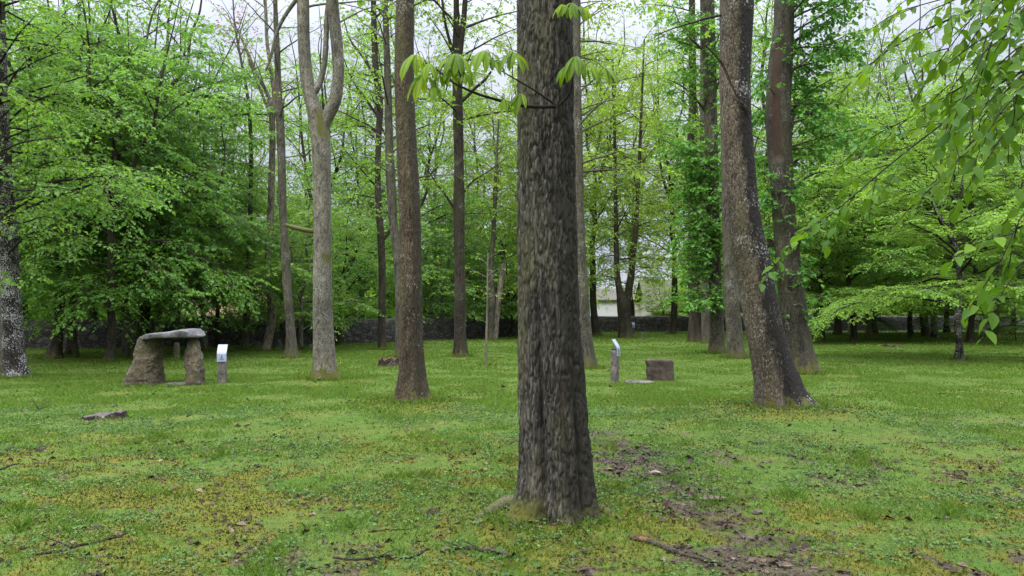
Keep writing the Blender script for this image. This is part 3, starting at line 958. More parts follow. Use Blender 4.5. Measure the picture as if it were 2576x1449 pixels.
trace_tree('maple_tree', 'slim grey trunk hidden partly behind the central trunk, leaning right at its foot', 21.3,
           [[(1478, 931, 38), (1475, 890, 36), (1472, 850, 34), (1466, 750, 30), (1460, 650, 28), (1456, 500, 25), (1453, 350, 24), (1450, 200, 22), (1450, 0, 20), (1450, -200, 16)]],
           'grey', seed=9, sides=36, step=0.07, flare=[(LEFT, 0.09, 0.35), (RIGHT, 0.12, 0.35), (FRONT, 0.08, .3)],
           autos=[dict(n=22, Yr=(480, -120), length=(1.0, 2.8), elev=(5, 40), az=(-60, 60))], q=q_sparse, leaf='yellow')

trace_tree('ash_tree', 'slender dark trunk forking high up, standing free between the two central trunks', 26.9,
           [[(1158, 902, 34), (1158, 880, 31), (1157, 850, 29), (1157, 750, 28), (1155, 650, 26), (1154, 520, 29), (1154, 400, 24), (1152, 300, 26), (1150, 220, 25), (1149, 150, 26),
             (1148, 60, 16), (1147, -60, 14), (1145, -200, 11)],
            [(1151, 190, 18), (1159, 110, 15), (1166, 50, 14), (1173, -60, 12), (1180, -180, 9)],
            [(1149, 160, 9), (1130, 100, 8), (1118, 50, 7), (1112, 0, 6), (1105, -60, 5)],
            [(1153, 262, 10), (1172, 245, 9), (1195, 222, 8), (1220, 200, 7), (1235, 180, 5)]],
           'dark', seed=10, sides=36, step=0.08, flare=[(LEFT, 0.12, 0.35), (RIGHT, 0.09, 0.35), (FRONT, 0.08, .3)],
           limbs=[([(1155, 545), (1120, 490), (1090, 450), (1062, 405)], 9, 0.3), ([(1155, 500), (1190, 455), (1230, 430), (1270, 400)], 7, 0.6)],
           autos=[dict(n=16, Yr=(330, -140), length=(1.8, 3.4), elev=(5, 45)), dict(n=8, Yr=(150, -140), stem=1, length=(1.5, 3.0), elev=(5, 45))], q=dict(q_sparse, keep=0.75), leaf='yellow')

trace_tree('maple_tree', 'thin upright trunk with leafy boughs between the forked trunk and the tall dark trunk', 32.0,
           [[(960, 882, 22), (960, 850, 19), (960, 800, 18), (961, 700, 18), (958, 600, 18), (951, 500, 16), (950, 420, 15), (953, 330, 15), (955, 280, 18), (944, 160, 16),
             (940, 50, 14), (938, -100, 12)],
            [(962, 605, 9), (973, 590, 8), (982, 575, 7), (986, 550, 6)]],
           'dark', seed=12, sides=24, step=0.1,
           limbs=[([(956, 480), (920, 440), (895, 410), (868, 380)], 7, 0.5), ([(955, 300), (920, 250), (885, 200), (862, 140)], 9, 0.6), ([(946, 200), (910, 140), (880, 100), (865, 50)], 9, -0.5),
                  ([(955, 340), (925, 320), (890, 318), (865, 322)], 7, 0.2)],
           autos=[dict(n=30, Yr=(540, -130), length=(1.6, 3.6), elev=(0, 40))], q=dict(q_sparse, keep=0.9), leaf='fresh')

trace_tree('maple_tree', 'curved brown trunk peeking out left of the tall dark trunk', 26.0,
           [[(1006, 908, 26), (1006, 860, 24), (1006, 760, 23), (1003, 690, 22), (999, 640, 22), (989, 560, 22), (984, 480, 24), (980, 400, 22), (978, 330, 20), (975, 200, 18), (970, 60, 15), (966, -80, 12)]],
           'grey', seed=13, sides=28, step=0.09, autos=[dict(n=20, Yr=(480, -130), length=(1.3, 3.0), elev=(5, 40))], q=dict(q_sparse, keep=0.9), leaf='fresh')

trace_tree('ash_tree', 'pale crooked thin trunk beside low stones, left of the straight thin dark trunk', 31.0,
           [[(668, 888, 28), (671, 870, 24), (676, 845, 22), (684, 800, 22), (681, 750, 20), (673, 700, 18), (675, 650, 18), (680, 560, 17), (683, 450, 16), (685, 350, 15), (683, 290, 14),
             (670, 230, 9), (650, 195, 8), (622, 130, 7), (600, 80, 5)],
            [(684, 320, 12), (690, 240, 11), (682, 180, 10), (672, 110, 9), (668, 20, 8), (660, -80, 6)],
            [(684, 300, 8), (660, 240, 7), (640, 190, 6), (625, 150, 5)]],
           'pale', seed=14, sides=24, step=0.1, autos=[dict(n=10, Yr=(330, -130), length=(1.2, 2.6), elev=(20, 60)), dict(n=8, Yr=(250, -130), stem=1, length=(1.2, 2.6), elev=(20, 60))],
           q=dict(q_thin, keep=0.55), leaf='yellow')

trace_tree('ash_tree', 'straight thin dark trunk just left of the forked trunk', 25.7,
           [[(732, 907, 34), (733, 885, 28), (732, 850, 24), (725, 760, 22), (720, 680, 22), (715, 600, 20), (712, 550, 19), (710, 500, 20), (708, 400, 20), (704, 300, 20), (700, 220, 16),
             (697, 130, 15), (694, 60, 12), (690, -60, 10)],
            [(706, 275, 6), (725, 262, 5), (745, 245, 4), (760, 238, 3)]],
           'grey', seed=15, sides=28, step=0.09, flare=[(LEFT, 0.13, 0.35), (RIGHT, 0.1, 0.35)],
           autos=[dict(n=16, Yr=(420, -130), length=(0.9, 2.2), elev=(15, 55))], q=dict(q_thin, keep=0.4), leaf='yellow')

trace_tree('lime_tree', 'dark trunk speckled with white lichen at the left edge of the grove', 18.2,
           [[(38, 956, 56), (36, 930, 52), (33, 850, 48), (24, 700, 45), (16, 560, 44), (9, 450, 42), (0, 300, 40), (-5, 100, 36), (-10, -150, 30)]],
           'spotted', seed=16, sides=48, step=0.06, barkamp=0.008, flare=[(LEFT, 0.1, 0.35), (RIGHT, 0.16, 0.35), (FRONT, 0.08, .3)],
           limbs=[([(20, 640), (70, 590), (130, 580), (220, 600)], 6.6, -.6), ([(14, 540), (80, 500), (150, 455), (240, 420)], 7.15, 0.5), ([(12, 500), (60, 440), (120, 410), (200, 395)], 6.05, 1.0),
                  ([(2, 330), (60, 270), (110, 245), (230, 230)], 6.6, 0.2), ([(0, 250), (50, 170), (110, 120), (180, 60)], 6.6, 0.8), ([(10, 470), (60, 480), (120, 470), (190, 480)], 5.5, -1.6),
                  ([(14, 560), (60, 560), (110, 545), (170, 560)], 5.5, -1.2), ([(5, 380), (50, 360), (110, 350), (200, 340)], 5.5, -1.5)],
           autos=[dict(n=22, Yr=(620, -150), length=(1.6, 3.4), elev=(0, 35), az=(-110, 110)), dict(n=24, Yr=(690, 150), length=(0.9, 2.2), elev=(-5, 35), az=(-150, 0))], q=dict(q_l, leaf=0.105), leaf='fresh')

trace_tree('plane_tree', 'light grey trunk cut by the left picture edge, behind the lichen speckled trunk', 20.0,
           [[(2, 942, 40), (0, 900, 38), (-3, 800, 36), (-8, 700, 34), (-14, 500, 32), (-20, 200, 28), (-20, -100, 24)]], 'smooth', seed=17, sides=36, step=0.08)

trace_tree('oak_tree', 'stout dark tree with bushy yellow green crown in front of the far stone wall', 47.0,
           [[(1573, 851, 42), (1572, 835, 36), (1570, 800, 33), (1568, 765, 34), (1558, 730, 18), (1552, 690, 15), (1550, 620, 13), (1548, 500, 10), (1546, 350, 8), (1540, 150, 5)],
            [(1572, 775, 24), (1580, 735, 20), (1587, 690, 18), (1593, 640, 14), (1600, 560, 12), (1606, 450, 10), (1612, 300, 7), (1620, 100, 4)]],
           'dark', seed=18, sides=24, step=0.15,
           autos=[dict(n=26, Yr=(745, 80), length=(1.6, 3.8), elev=(-5, 40)), dict(n=20, Yr=(700, 60), stem=1, length=(1.6, 3.4), elev=(0, 45))],
           q=dict(q_a, keep=0.9, leaf=0.12), leaf='yellow')

trace_tree('ash_tree', 'leaning slim trunk with dense light crown, right next to the broken pale snag', 44.0,
           [[(1231, 856, 22), (1233, 820, 19), (1238, 770, 17), (1235, 700, 14), (1238, 630, 12), (1244, 540, 10), (1246, 450, 9), (1250, 380, 6), (1254, 300, 4)]],
           'grey', seed=19, sides=20, step=0.15, autos=[dict(n=26, Yr=(650, 320), length=(0.9, 2.0), elev=(0, 45))], q=dict(q_b, leaf=0.12), leaf='fresh')

trace_tree('dead_tree', 'broken pale snag without bark, leaning right beside the leaning slim trunk', 44.0,
           [[(1245, 857, 16), (1247, 830, 14), (1253, 765, 13), (1260, 710, 13), (1267, 664, 12)]], 'pale', seed=20, sides=16, step=0.12, close_top=True, cat='dead tree')

trace_tree('sapling', 'young sapling with bare yellowish stem, left of the central trunk', 22.9,
           [[(1222, 920, 7), (1223, 850, 6), (1225, 780, 5), (1226, 700, 4), (1227, 640, 3)]], 'pale', seed=21, sides=10, step=0.1, barkamp=0.0, cat='sapling',
           autos=[dict(n=9, Yr=(760, 650), length=(0.3, 0.7), elev=(20, 60))], q=dict(sec=0.2, twig=0.15, leaf=0.07, leafsp=0.08), leaf='fresh', moss_r=0.3, mound=0.02)

trace_tree('beech_tree', 'dark trunk at the far end of the trunk row behind the leaning trunk', 41.0,
           [[(1748, 862, 40), (1747, 840, 34), (1747, 800, 29), (1745, 720, 27), (1743, 650, 25), (1742, 500, 23), (1742, 300, 20), (1740, 0, 16)]], 'dark', seed=22, sides=20, step=0.15,
           autos=[dict(n=30, Yr=(720, -100), length=(1.4, 3.2), elev=(5, 45))], q=dict(q_a, keep=0.8), leaf='fresh')
trace_tree('beech_tree', 'narrow pale trunk wedged between two darker trunks of the row', 39.0,
           [[(1776, 866, 26), (1775, 800, 22), (1772, 720, 20), (1770, 600, 18), (1768, 300, 15), (1766, 0, 11)]], 'grey', seed=23, sides=20, step=0.15)
trace_tree('beech_tree', 'stout mottled grey trunk of the row, sprouting large leaved shoots', 29.4,
           [[(1803, 892, 42), (1803, 870, 37), (1803, 830, 34), (1800, 750, 31), (1796, 650, 31), (1793, 550, 31), (1790, 400, 31), (1785, 200, 33), (1780, 60, 36), (1776, -150, 30)]], 'grey', seed=24, sides=36,
           step=0.1, flare=[(LEFT, 0.1, 0.35), (RIGHT, 0.1, 0.35)],
           limbs=[([(1795, 620), (1770, 560), (1740, 520), (1712, 500)], 8, -.5), ([(1797, 680), (1775, 640), (1745, 620), (1715, 625)], 8, -.7), ([(1797, 720), (1775, 700), (1750, 690), (1725, 700)], 7, -.6),
                  ([(1792, 520), (1765, 470), (1745, 430), (1735, 400)], 8, -.4), ([(1795, 600), (1815, 560), (1830, 520), (1835, 480)], 8, -.6), ([(1800, 740), (1790, 735), (1780, 750), (1770, 770)], 6, -.8),
                  ([(1798, 660), (1805, 640), (1820, 640), (1832, 660)], 7, -.8), ([(1793, 560), (1780, 500), (1775, 460), (1780, 420)], 8, -.9), ([(1790, 440), (1740, 400), (1700, 370), (1665, 350)], 9, 0.5),
                  ([(1788, 300), (1750, 250), (1720, 220), (1680, 200)], 9, 0.3), ([(1786, 260), (1810, 200), (1820, 160), (1815, 100)], 8, -.5), ([(1784, 140), (1740, 100), (1710, 60), (1690, 10)], 8, 0)],
           autos=[dict(n=36, Yr=(760, 400), length=(0.6, 1.9), elev=(0, 50)), dict(n=40, Yr=(780, 380), length=(0.8, 2.2), elev=(-5, 45), az=(150, 290)), dict(n=22, Yr=(420, -100), length=(0.8, 2.4), elev=(5, 50))], q=dict(q_shoot, leaf=0.15), leaf='shoot')
trace_tree('beech_tree', 'smooth greenish trunk of the row nearest to the leaning trunk', 26.2,
           [[(1851, 905, 46), (1850, 880, 42), (1848, 850, 40), (1842, 780, 38), (1838, 700, 36), (1834, 600, 34), (1830, 400, 32), (1826, 200, 30), (1822, -100, 26)]], 'grey', seed=25, sides=30, step=0.1,
           flare=[(LEFT, 0.05, 0.2), (RIGHT, 0.05, 0.2)])

trace_tree('ash_tree', 'thin trunk carrying a reddish bronze crown high above the low stones', 31.5,
           [[(617, 888, 20), (618, 850, 17), (622, 760, 15), (626, 650, 13), (630, 500, 11), (631, 380, 10), (625, 260, 8), (606, 150, 6), (590, 60, 4), (585, -20, 3)]], 'grey', seed=26, sides=18, step=0.12,
           limbs=[([(606, 150), (592, 110), (575, 85), (555, 70)], 4, 0), ([(600, 110), (605, 80), (612, 55), (620, 30)], 4, 0.3), ([(598, 90), (580, 55), (570, 30), (555, 20)], 4, -.2), ([(604, 140), (620, 115), (630, 100), (640, 92)], 4, -.2), ([(593, 75), (588, 40), (590, 20), (596, 5)], 4, 0)],
           q=dict(q_sparse, sec=0.2, twig=0.16, keep=0.9, leaf=0.09), leaf='pink')

# ---- trees of the wood, each standing where its trunk meets the grass
GW = 'woodland trees around the lawn'
plant('lime_tree', 'dark trunked tree with splayed foot, nearest the lichen speckled trunk', 136, 26.0, 'limeA', 1.0, 20, 'lime', 'dark', GW)
plant('lime_tree', 'tree on mossy spreading roots, right next to the one with splayed foot', 183, 26.6, 'limeB', 1.05, 140, 'lime', 'grey', GW)
plant('lime_tree', 'small trunked tree standing forward, left of the dolmen', 273, 24.2, 'limeC', 0.95, 250, 'lime', 'dark', GW)
plant('lime_tree', 'tree directly behind the left upright of the dolmen', 318, 27.5, 'limeB', 0.92, 300, 'lime', 'grey', GW)
plant('lime_tree', 'tall dark tree rising behind the dolmen with the broadest crown', 362, 30.0, 'limeA', 1.25, 75, 'lime', 'dark', GW)
plant('lime_tree', 'trunk seen through the dolmen opening, close to its left upright', 408, 29.0, 'limeC', 0.95, 10, 'lime', 'grey', GW)
plant('lime_tree', 'greenish trunk standing right of the dolmen capstone', 519, 31.0, 'limeB', 0.74, 205, 'lime', 'smooth', GW)
plant('lime_tree', 'dark thin trunk in front of the red roofed house', 546, 34.0, 'limeC', 0.78, 120, 'fresh', 'dark', GW)
plant('lime_tree', 'tree far left behind the lichen speckled trunk', 70, 34.0, 'limeA', 1.2, 180, 'deep', 'dark', GW)
plant('lime_tree', 'big tree by the dark wall, behind the mossy rooted tree', 225, 37.0, 'limeA', 1.35, 310, 'deep', 'dark', GW)
plant('lime_tree', 'tree by the dark wall, between the dolmen and the red roofed house', 440, 38.0, 'limeB', 1.15, 60, 'lime', 'dark', GW)
plant('maple_tree', 'thin green tree standing right of the straight thin dark trunk', 757, 32.0, 'bushA', 0.85, 30, 'fresh', 'smooth', GW)
plant('maple_tree', 'small leafy tree before the dark wall, right behind the forked trunk', 852, 37.0, 'bushA', 0.95, 100, 'lime', 'dark', GW)
plant('maple_tree', 'leafy tree beyond the wall, between the pale crooked trunk and the forked trunk', 700, 48.0, 'bushB', 1.25, 200, 'fresh', 'grey', GW)
plant('maple_tree', 'rounded tree beyond the wall, behind the thin upright trunk', 910, 50.0, 'bushA', 1.2, 270, 'fresh', 'grey', GW)
plant('maple_tree', 'low tree beyond the wall, left of the slender fork topped trunk', 1075, 52.0, 'bushB', 1.25, 20, 'lime', 'grey', GW)
plant('maple_tree', 'tree at the wall with straight pale trunk, left of the slender fork topped trunk', 1113, 46.0, 'bushA', 1.0, 150, 'lime', 'smooth', GW)
plant('maple_tree', 'bushy tree by the wall, right of the sapling', 1285, 49.0, 'bushB', 1.1, 310, 'deep', 'dark', GW)
plant('maple_tree', 'light green tree beyond the wall behind the broken pale snag', 1200, 60.0, 'bushA', 1.15, 80, 'fresh', 'grey', GW)
plant('ash_tree', 'nearly bare tall tree against the sky, left of the forked trunk', 640, 52.0, 'bare', 1.0, 40, 'yellow', 'grey', GW)
plant('ash_tree', 'nearly bare tall tree behind the straight thin dark trunk', 770, 58.0, 'bare', 1.1, 170, 'yellow', 'grey', GW)
plant('ash_tree', 'sparse tall tree against the sky behind the tall dark trunk', 1085, 56.0, 'bare', 1.15, 290, 'fresh', 'grey', GW)
plant('ash_tree', 'sparse tall tree against the sky, left of the central trunk', 1262, 58.0, 'airyB', 1.0, 10, 'yellow', 'grey', GW)
plant('ash_tree', 'airy tall tree with yellow green leaves, right beside the central trunk', 1500, 52.0, 'airyA', 1.0, 60, 'yellow', 'dark', GW)
plant('ash_tree', 'airy tall tree behind the stout yellow green tree', 1590, 66.0, 'airyB', 1.2, 130, 'yellow', 'dark', GW)
plant('ash_tree', 'airy tall tree left of the trunk row, over the white house', 1690, 56.0, 'airyA', 1.0, 220, 'yellow', 'dark', GW)
plant('ash_tree', 'airy tall tree behind the trunk row', 1800, 60.0, 'airyB', 1.15, 330, 'fresh', 'dark', GW)
plant('hornbeam_tree', 'thin lichened trunk with wide level boughs, standing free on the right lawn', 2409, 25.7, 'hornA', 1.0, 15, 'fresh', 'spotted', GW)
plant('hornbeam_tree', 'tree behind and right of the free standing thin tree', 2436, 40.0, 'hornB', 1.2, 190, 'lime', 'dark', GW)
plant('hornbeam_tree', 'rough barked tree with rust coloured roots on the right lawn', 2147, 42.0, 'hornB', 1.25, 80, 'lime', 'dark', GW)
plant('hornbeam_tree', 'small dark trunk just right of the split heartwood trunk', 2067, 42.0, 'hornA', 1.05, 260, 'fresh', 'dark', GW)
plant('hornbeam_tree', 'wide footed tree at the back, between the rough barked tree and the free standing one', 2200, 57.0, 'hornB', 1.6, 320, 'lime', 'smooth', GW)
plant('hornbeam_tree', 'dark tree with flared foot left of the free standing thin tree', 2291, 50.0, 'hornA', 1.45, 120, 'lime', 'dark', GW)
plant('hornbeam_tree', 'mottled thin trunk close to the left of the free standing thin tree', 2351, 47.0, 'hornB', 1.3, 45, 'lime', 'spotted', GW)
plant('hornbeam_tree', 'black trunk at the back close behind the free standing thin tree', 2380, 58.0, 'hornA', 1.6, 200, 'deep', 'dark', GW)
plant('hornbeam_tree', 'tree at the far right edge with crown reaching out of the picture', 2620, 36.0, 'hornB', 1.15, 100, 'fresh', 'grey', GW)
plant('hornbeam_tree', 'tree at the back right edge before the dark wall', 2545, 56.0, 'hornA', 1.6, 280, 'deep', 'dark', GW)
plant('dogwood_shrub', 'pale leaved shrub at the right edge under the hornbeams', 2500, 44.0, 'bushB', 0.30, 60, 'pale', 'dark', cat='shrub')
plant('sapling', 'thin staked sapling near the right picture edge', 2553, 43.0, 'hornA', 0.32, 10, 'fresh', 'grey', cat='sapling')
plant('ash_tree', 'nearly bare tall grey tree above the hornbeams', 2140, 62.0, 'bare', 1.25, 75, 'fresh', 'smooth', GW)
plant('ash_tree', 'tall sparse grey tree above the free standing thin tree', 2380, 60.0, 'bare', 1.2, 215, 'fresh', 'smooth', GW)
plant('ash_tree', 'sparse tall tree against the sky, right behind the thin upright trunk', 905, 54.0, 'bare', 1.05, 125, 'fresh', 'dark', GW)
plant('ash_tree', 'sparse tall tree against the sky, right of the slender fork topped trunk', 1195, 62.0, 'airyB', 1.05, 260, 'yellow', 'grey', GW)
plant('ash_tree', 'airy tall tree whose stem hides behind the tall dark trunk', 1032, 44.0, 'airyB', 0.95, 20, 'fresh', 'dark', GW)
plant('ash_tree', 'airy tall tree whose stem hides behind the forked trunk', 822, 45.0, 'airyA', 0.85, 95, 'fresh', 'dark', GW)
plant('ash_tree', 'airy tall tree whose stem hides behind the central trunk', 1385, 46.0, 'airyB', 0.95, 165, 'yellow', 'dark', GW)
plant('ash_tree', 'airy tall tree whose stem hides behind the leaning trunk', 1925, 40.0, 'airyA', 0.85, 240, 'fresh', 'dark', GW)
plant('ash_tree', 'airy tall tree rising between the leaning trunk and the hornbeams', 2105, 54.0, 'airyB', 1.0, 310, 'fresh', 'grey', GW)
plant('ash_tree', 'airy tall tree high above the free standing thin tree', 2330, 50.0, 'airyA', 1.0, 75, 'fresh', 'grey', GW)
plant('lime_tree', 'tall full crowned tree behind the hornbeams near the right edge', 2500, 47.0, 'limeB', 1.45, 20, 'fresh', 'grey', GW)
plant('lime_tree', 'tall full crowned tree behind the small dark trunk right of the split trunk', 2050, 53.0, 'limeA', 1.5, 230, 'fresh', 'grey', GW)
plant('maple_tree', 'low yellow green tree in front of the mossy roofed house', 1668, 72.0, 'bushA', 0.62, 40, 'yellow', 'dark', GW)
plant('ash_tree', 'sparse tall tree in the gap right of the split heartwood trunk', 2185, 48.0, 'bare', 0.95, 330, 'fresh', 'smooth', GW)

# ---- beech whose boughs hang into the picture at the upper right
rng = np.random.default_rng(91)
beech_base = np.array([3.55, 3.6, 0.0])
beech = empty('beech_tree', beech_base)
tag(beech, 'nearby beech boughs with large hanging leaves in the upper right corner', 'tree')
acc = Acc()
stem(acc, np.array([[0, 0, -0.2, 0.2], [0.02, 0, 0.5, 0.16], [0.03, 0.02, 1.5, 0.15], [0, 0.03, 3.0, 0.14], [0.05, 0, 5.0, 0.11], [0.1, 0, 7.0, 0.07]]), 0.0, 30, 0.08, 0.004, seed=91)
link('trunk', acc.mesh('trunk', [BARK['smooth']], True), beech)
TREE_BASES.append((beech_base[0], beech_base[1], 0.5, 0.05, 0.15))
boughs = [
    ([(2480, 230), (2365, 315), (2280, 380), (2195, 450), (2090, 540), (2020, 585)], 2.9, 8),
    ([(2600, -60), (2480, 10), (2360, 60), (2250, 115), (2180, 170)], 3.1, 11),
    ([(2560, -40), (2470, 60), (2415, 150), (2392, 230), (2388, 290)], 2.7, 7),
    ([(2680, 180), (2600, 260), (2530, 330), (2470, 420)], 2.4, 10),
    ([(2700, 420), (2620, 470), (2560, 560), (2520, 650)], 2.3, 9),
    ([(2640, 60), (2560, 120), (2480, 190), (2420, 260)], 2.5, 10),
    ([(2500, 300), (2440, 360), (2380, 440), (2310, 500)], 3.2, 9),
    ([(2640, -120), (2520, -40), (2400, -10), (2290, 20)], 2.8, 9),
    ([(2700, 20), (2620, 60), (2540, 60), (2450, 110)], 2.6, 9),
    ([(2450, 200), (2380, 240), (2300, 290), (2220, 330)], 3.0, 8),
    ([(2600, -160), (2480, -90), (2380, -60), (2260, -40)], 2.9, 9),
    ([(2660, 100), (2570, 190), (2500, 260), (2440, 330)], 2.8, 9),
    ([(2680, -60), (2590, 0), (2520, 60), (2470, 140)], 2.2, 9),
    ([(2740, 120), (2650, 170), (2580, 210), (2510, 290)], 2.2, 9),
    ([(2560, -80), (2450, -20), (2350, 20), (2270, 80)], 2.6, 8),
    ([(2620, -30), (2540, 60), (2480, 150), (2440, 220)], 2.4, 8),
    ([(2680, 60), (2600, 140), (2540, 210), (2480, 260)], 2.7, 8),
    ([(2580, -130), (2500, -30), (2440, 50), (2380, 130)], 2.5, 8),
    ([(2720, 560), (2640, 600), (2590, 640), (2560, 680)], 2.4, 8),
]
for pts, d, w in boughs:
    head = np.array([beech_base + (0.0, 0.0, at(*pts[0], d)[2] + 0.1)])
    ln = np.vstack([head, np.array([at(X, Y, d) for X, Y in pts])])
    P = smooth_path(ln, 22)[None]
    acc = Acc()
    tw, tl = spawn(rng, P, 0.10, 0.38, (30, 65), lambda L, t, r: 0.36 * (1.25 - 0.7 * t), 6, 0.45, 0.28, 0.05)
    r = (w * np.linspace(1.5, 0.3, 22) / 2 / F * d)[None]
    for PP, RR, s in ((P, r, 7), (tw, np.full((len(tw), 1), 0.0022) * np.linspace(1, 0.5, 6)[None], 4)):
        V, Fq = tubes(PP, RR, s)
        acc.add(V - beech_base, Fq, h=9.0, side=0.0, wound=0.0, mossy=0.0)
    b = link('bough', acc.mesh('bough', [BARK['twig']], True), beech)
    # leaves: six-point blades with a folded midrib
    L = plen(tw)
    n = np.maximum(3, (L / 0.028)).astype(int)
    idx = np.repeat(np.arange(len(tw)), n)
    j = np.concatenate([np.arange(k) for k in n])
    t = 0.1 + 0.9 * (j + rng.uniform(0.2, 0.8, len(j))) / n[idx]
    p, T = interp_poly(tw, idx, t)
    S = norm(np.cross(T, UP) + rng.normal(0, 0.1, T.shape))
    a = norm(T * 0.6 + S * np.where(j % 2 == 0, 0.8, -0.8)[:, None] - UP * rng.uniform(0.0, 0.75, (len(j), 1)) + rng.normal(0, 0.25, T.shape))
    nm = UP + rng.normal(0, 0.45, T.shape) + np.array([0, -0.35, 0])
    nm = norm(nm - (nm * a).sum(1, keepdims=True) * a)
    s = np.cross(a, nm)
    l = 0.052 * rng.uniform(0.55, 1.25, len(j))[:, None]
    prof = [(0.0, 0.01), (0.25, 0.22), (0.5, 0.27), (0.78, 0.16), (1.0, 0.0)]
    rows = []
    for u, w_ in prof:
        c = p + a * l * u - nm * l * 0.22 * u ** 2
        rows += [c + s * l * w_ + nm * l * w_ * 0.35, c, c - s * l * w_ + nm * l * w_ * 0.35]
    V = np.stack(rows, 1)
    m = len(V)
    Fq = []
    for k in range(4):
        o = k * 3
        Fq += [[o, o + 1, o + 4, o + 3], [o + 1, o + 2, o + 5, o + 4]]
    Fq = (np.array(Fq)[None] + (np.arange(m) * 15)[:, None, None]).reshape(-1, 4)
    v = np.repeat(np.clip(rng.normal(0.5, 0.25, m), 0, 1), 15)
    link('foliage', make_mesh('foliage', V.reshape(-1, 3) - beech_base, Fq, [LEAF['beech']], {'v': v}, True), b)

# ---- the wood far behind the wall reads as one mass
rng = np.random.default_rng(5)
Vs, vs = [], []
for i in range(170):
    X = rng.uniform(-900, 3500)
    d = rng.uniform(78, 115)
    if 1430 < X < 1790:
        continue
    c = at(X, 785, d)
    hgt = rng.uniform(7, 15) * (1.15 if X < 600 or X > 1900 else 0.85)
    n = 700
    ph = rng.uniform(0, 2 * np.pi, n)
    z = rng.uniform(0.05, 1, n)
    rad = rng.uniform(0.5, 1.0, n) ** 0.5 * rng.uniform(3.0, 4.8) * np.sin(np.pi * np.clip(z * 0.8 + 0.18, 0, 1)) ** 0.6
    cl = rng.normal(0, 0.5, (n, 3))
    p = np.stack([c[0] + rad * np.cos(ph), c[1] + rad * np.sin(ph), z * hgt], 1) + cl * 0.6
    sub = np.repeat(p, 5, axis=0) + rng.normal(0, 0.35, (n * 5, 3))
    a = norm(rng.normal(0, 1, sub.shape) * np.array([1, 1, 0.5]))
    nm = UP + rng.normal(0, 0.6, sub.shape)
    nm = norm(nm - (nm * a).sum(1, keepdims=True) * a)
    s = np.cross(a, nm)
    l = rng.uniform(0.22, 0.42, (len(sub), 1))
    Vs.append(np.stack([sub - a * l, sub + s * l * 0.7, sub + a * l, sub - s * l * 0.7], 1))
    vs.append(np.repeat(np.clip(rng.normal(rng.uniform(0.25, 0.75), 0.2, len(sub)), 0, 1), 4))
woods = link('woods', leaf_mesh('woods', Vs, vs, LEAF['fresh']))
tag(woods, 'far wood beyond the wall, merging into one green mass', 'woods', kind='stuff')
# ------------------------------------------------------------------ lawn
def axis(*segs):
    out = []
    for a, b, s in segs:
        out.append(np.arange(a, b, s))
    return np.concatenate(out)


xs = np.concatenate([-np.geomspace(500, 26, 26), axis((-25, -9, 0.4), (-9, 9, 0.05), (9, 25.01, 0.4)), np.geomspace(26, 500, 26)])
ys = np.concatenate([-np.geomspace(300, 10, 12), axis((-9, 3.6, 0.6), (3.6, 12.5, 0.045), (12.5, 28, 0.14), (28, 75, 0.6)), np.geomspace(75.6, 600, 26)])
GX, GY = np.meshgrid(xs, ys)
gz, gm, gb, gl = fields(GX.ravel(), GY.ravel())
nx, ny = len(xs), len(ys)
i = np.arange(ny - 1)[:, None] * nx
k = np.arange(nx - 1)[None]
Fq = np.stack([i + k, i + k + 1, i + nx + k + 1, i + nx + k], -1).reshape(-1, 4)

m, nt = new_mat('lawn ground')
oc = objcoord(nt)
f1 = noise(nt, oc, 9, 6, 0.7)
f2 = noise(nt, oc, 55, 4, 0.7)
f3 = noise(nt, oc, 1.1, 4, 0.6)
fine = math_(nt, 'ADD', math_(nt, 'MULTIPLY', f1, 0.5), math_(nt, 'MULTIPLY', f2, 0.5))
g = ramp(nt, fine, [(0.35, (0.02, 0.036, 0.007)), (0.52, (0.048, 0.088, 0.013)), (0.68, (0.082, 0.138, 0.02))])
g = mix(nt, ramp(nt, f3, [(0.4, 0.0), (0.65, 0.65)]), g, mix(nt, fine, (0.04, 0.05, 0.012), (0.125, 0.13, 0.026)))
mo = ramp(nt, fine, [(0.35, (0.03, 0.032, 0.006)), (0.52, (0.078, 0.080, 0.012)), (0.68, (0.14, 0.138, 0.02))])
ba = ramp(nt, fine, [(0.36, (0.015, 0.012, 0.008)), (0.5, (0.050, 0.039, 0.026)), (0.66, (0.115, 0.094, 0.068))])
jit = math_(nt, 'MULTIPLY', math_(nt, 'SUBTRACT', fine, 0.5), 1.6)
mm = ramp(nt, math_(nt, 'ADD', attr(nt, 'moss'), jit), [(0.3, 0.0), (0.6, 1.0)])
bb = ramp(nt, math_(nt, 'ADD', attr(nt, 'bare'), jit), [(0.35, 0.0), (0.6, 1.0)])
c = mix(nt, bb, mix(nt, mm, g, mo), ba)
finish(nt, c, 0.95, 0.08, fine, 0.9, 0.03)
lawn = link('ground', make_mesh('ground', np.stack([GX.ravel(), GY.ravel(), gz], 1), Fq, [m], {'moss': gm, 'bare': gb}, True))
tag(lawn, 'mossy lawn under the trees', kind='structure')


# ---- grass blades
rng = np.random.default_rng(1234)


def scatter(n_per_m2, y0, y1, half=0.74):
    area = half * (y1 ** 2 - y0 ** 2) + 3.2 * (y1 - y0)
    n = int(area * n_per_m2)
    y = np.sqrt(rng.uniform(y0 ** 2, y1 ** 2, n))
    x = (y * half + 1.6) * rng.uniform(-1, 1, n)
    return x, y


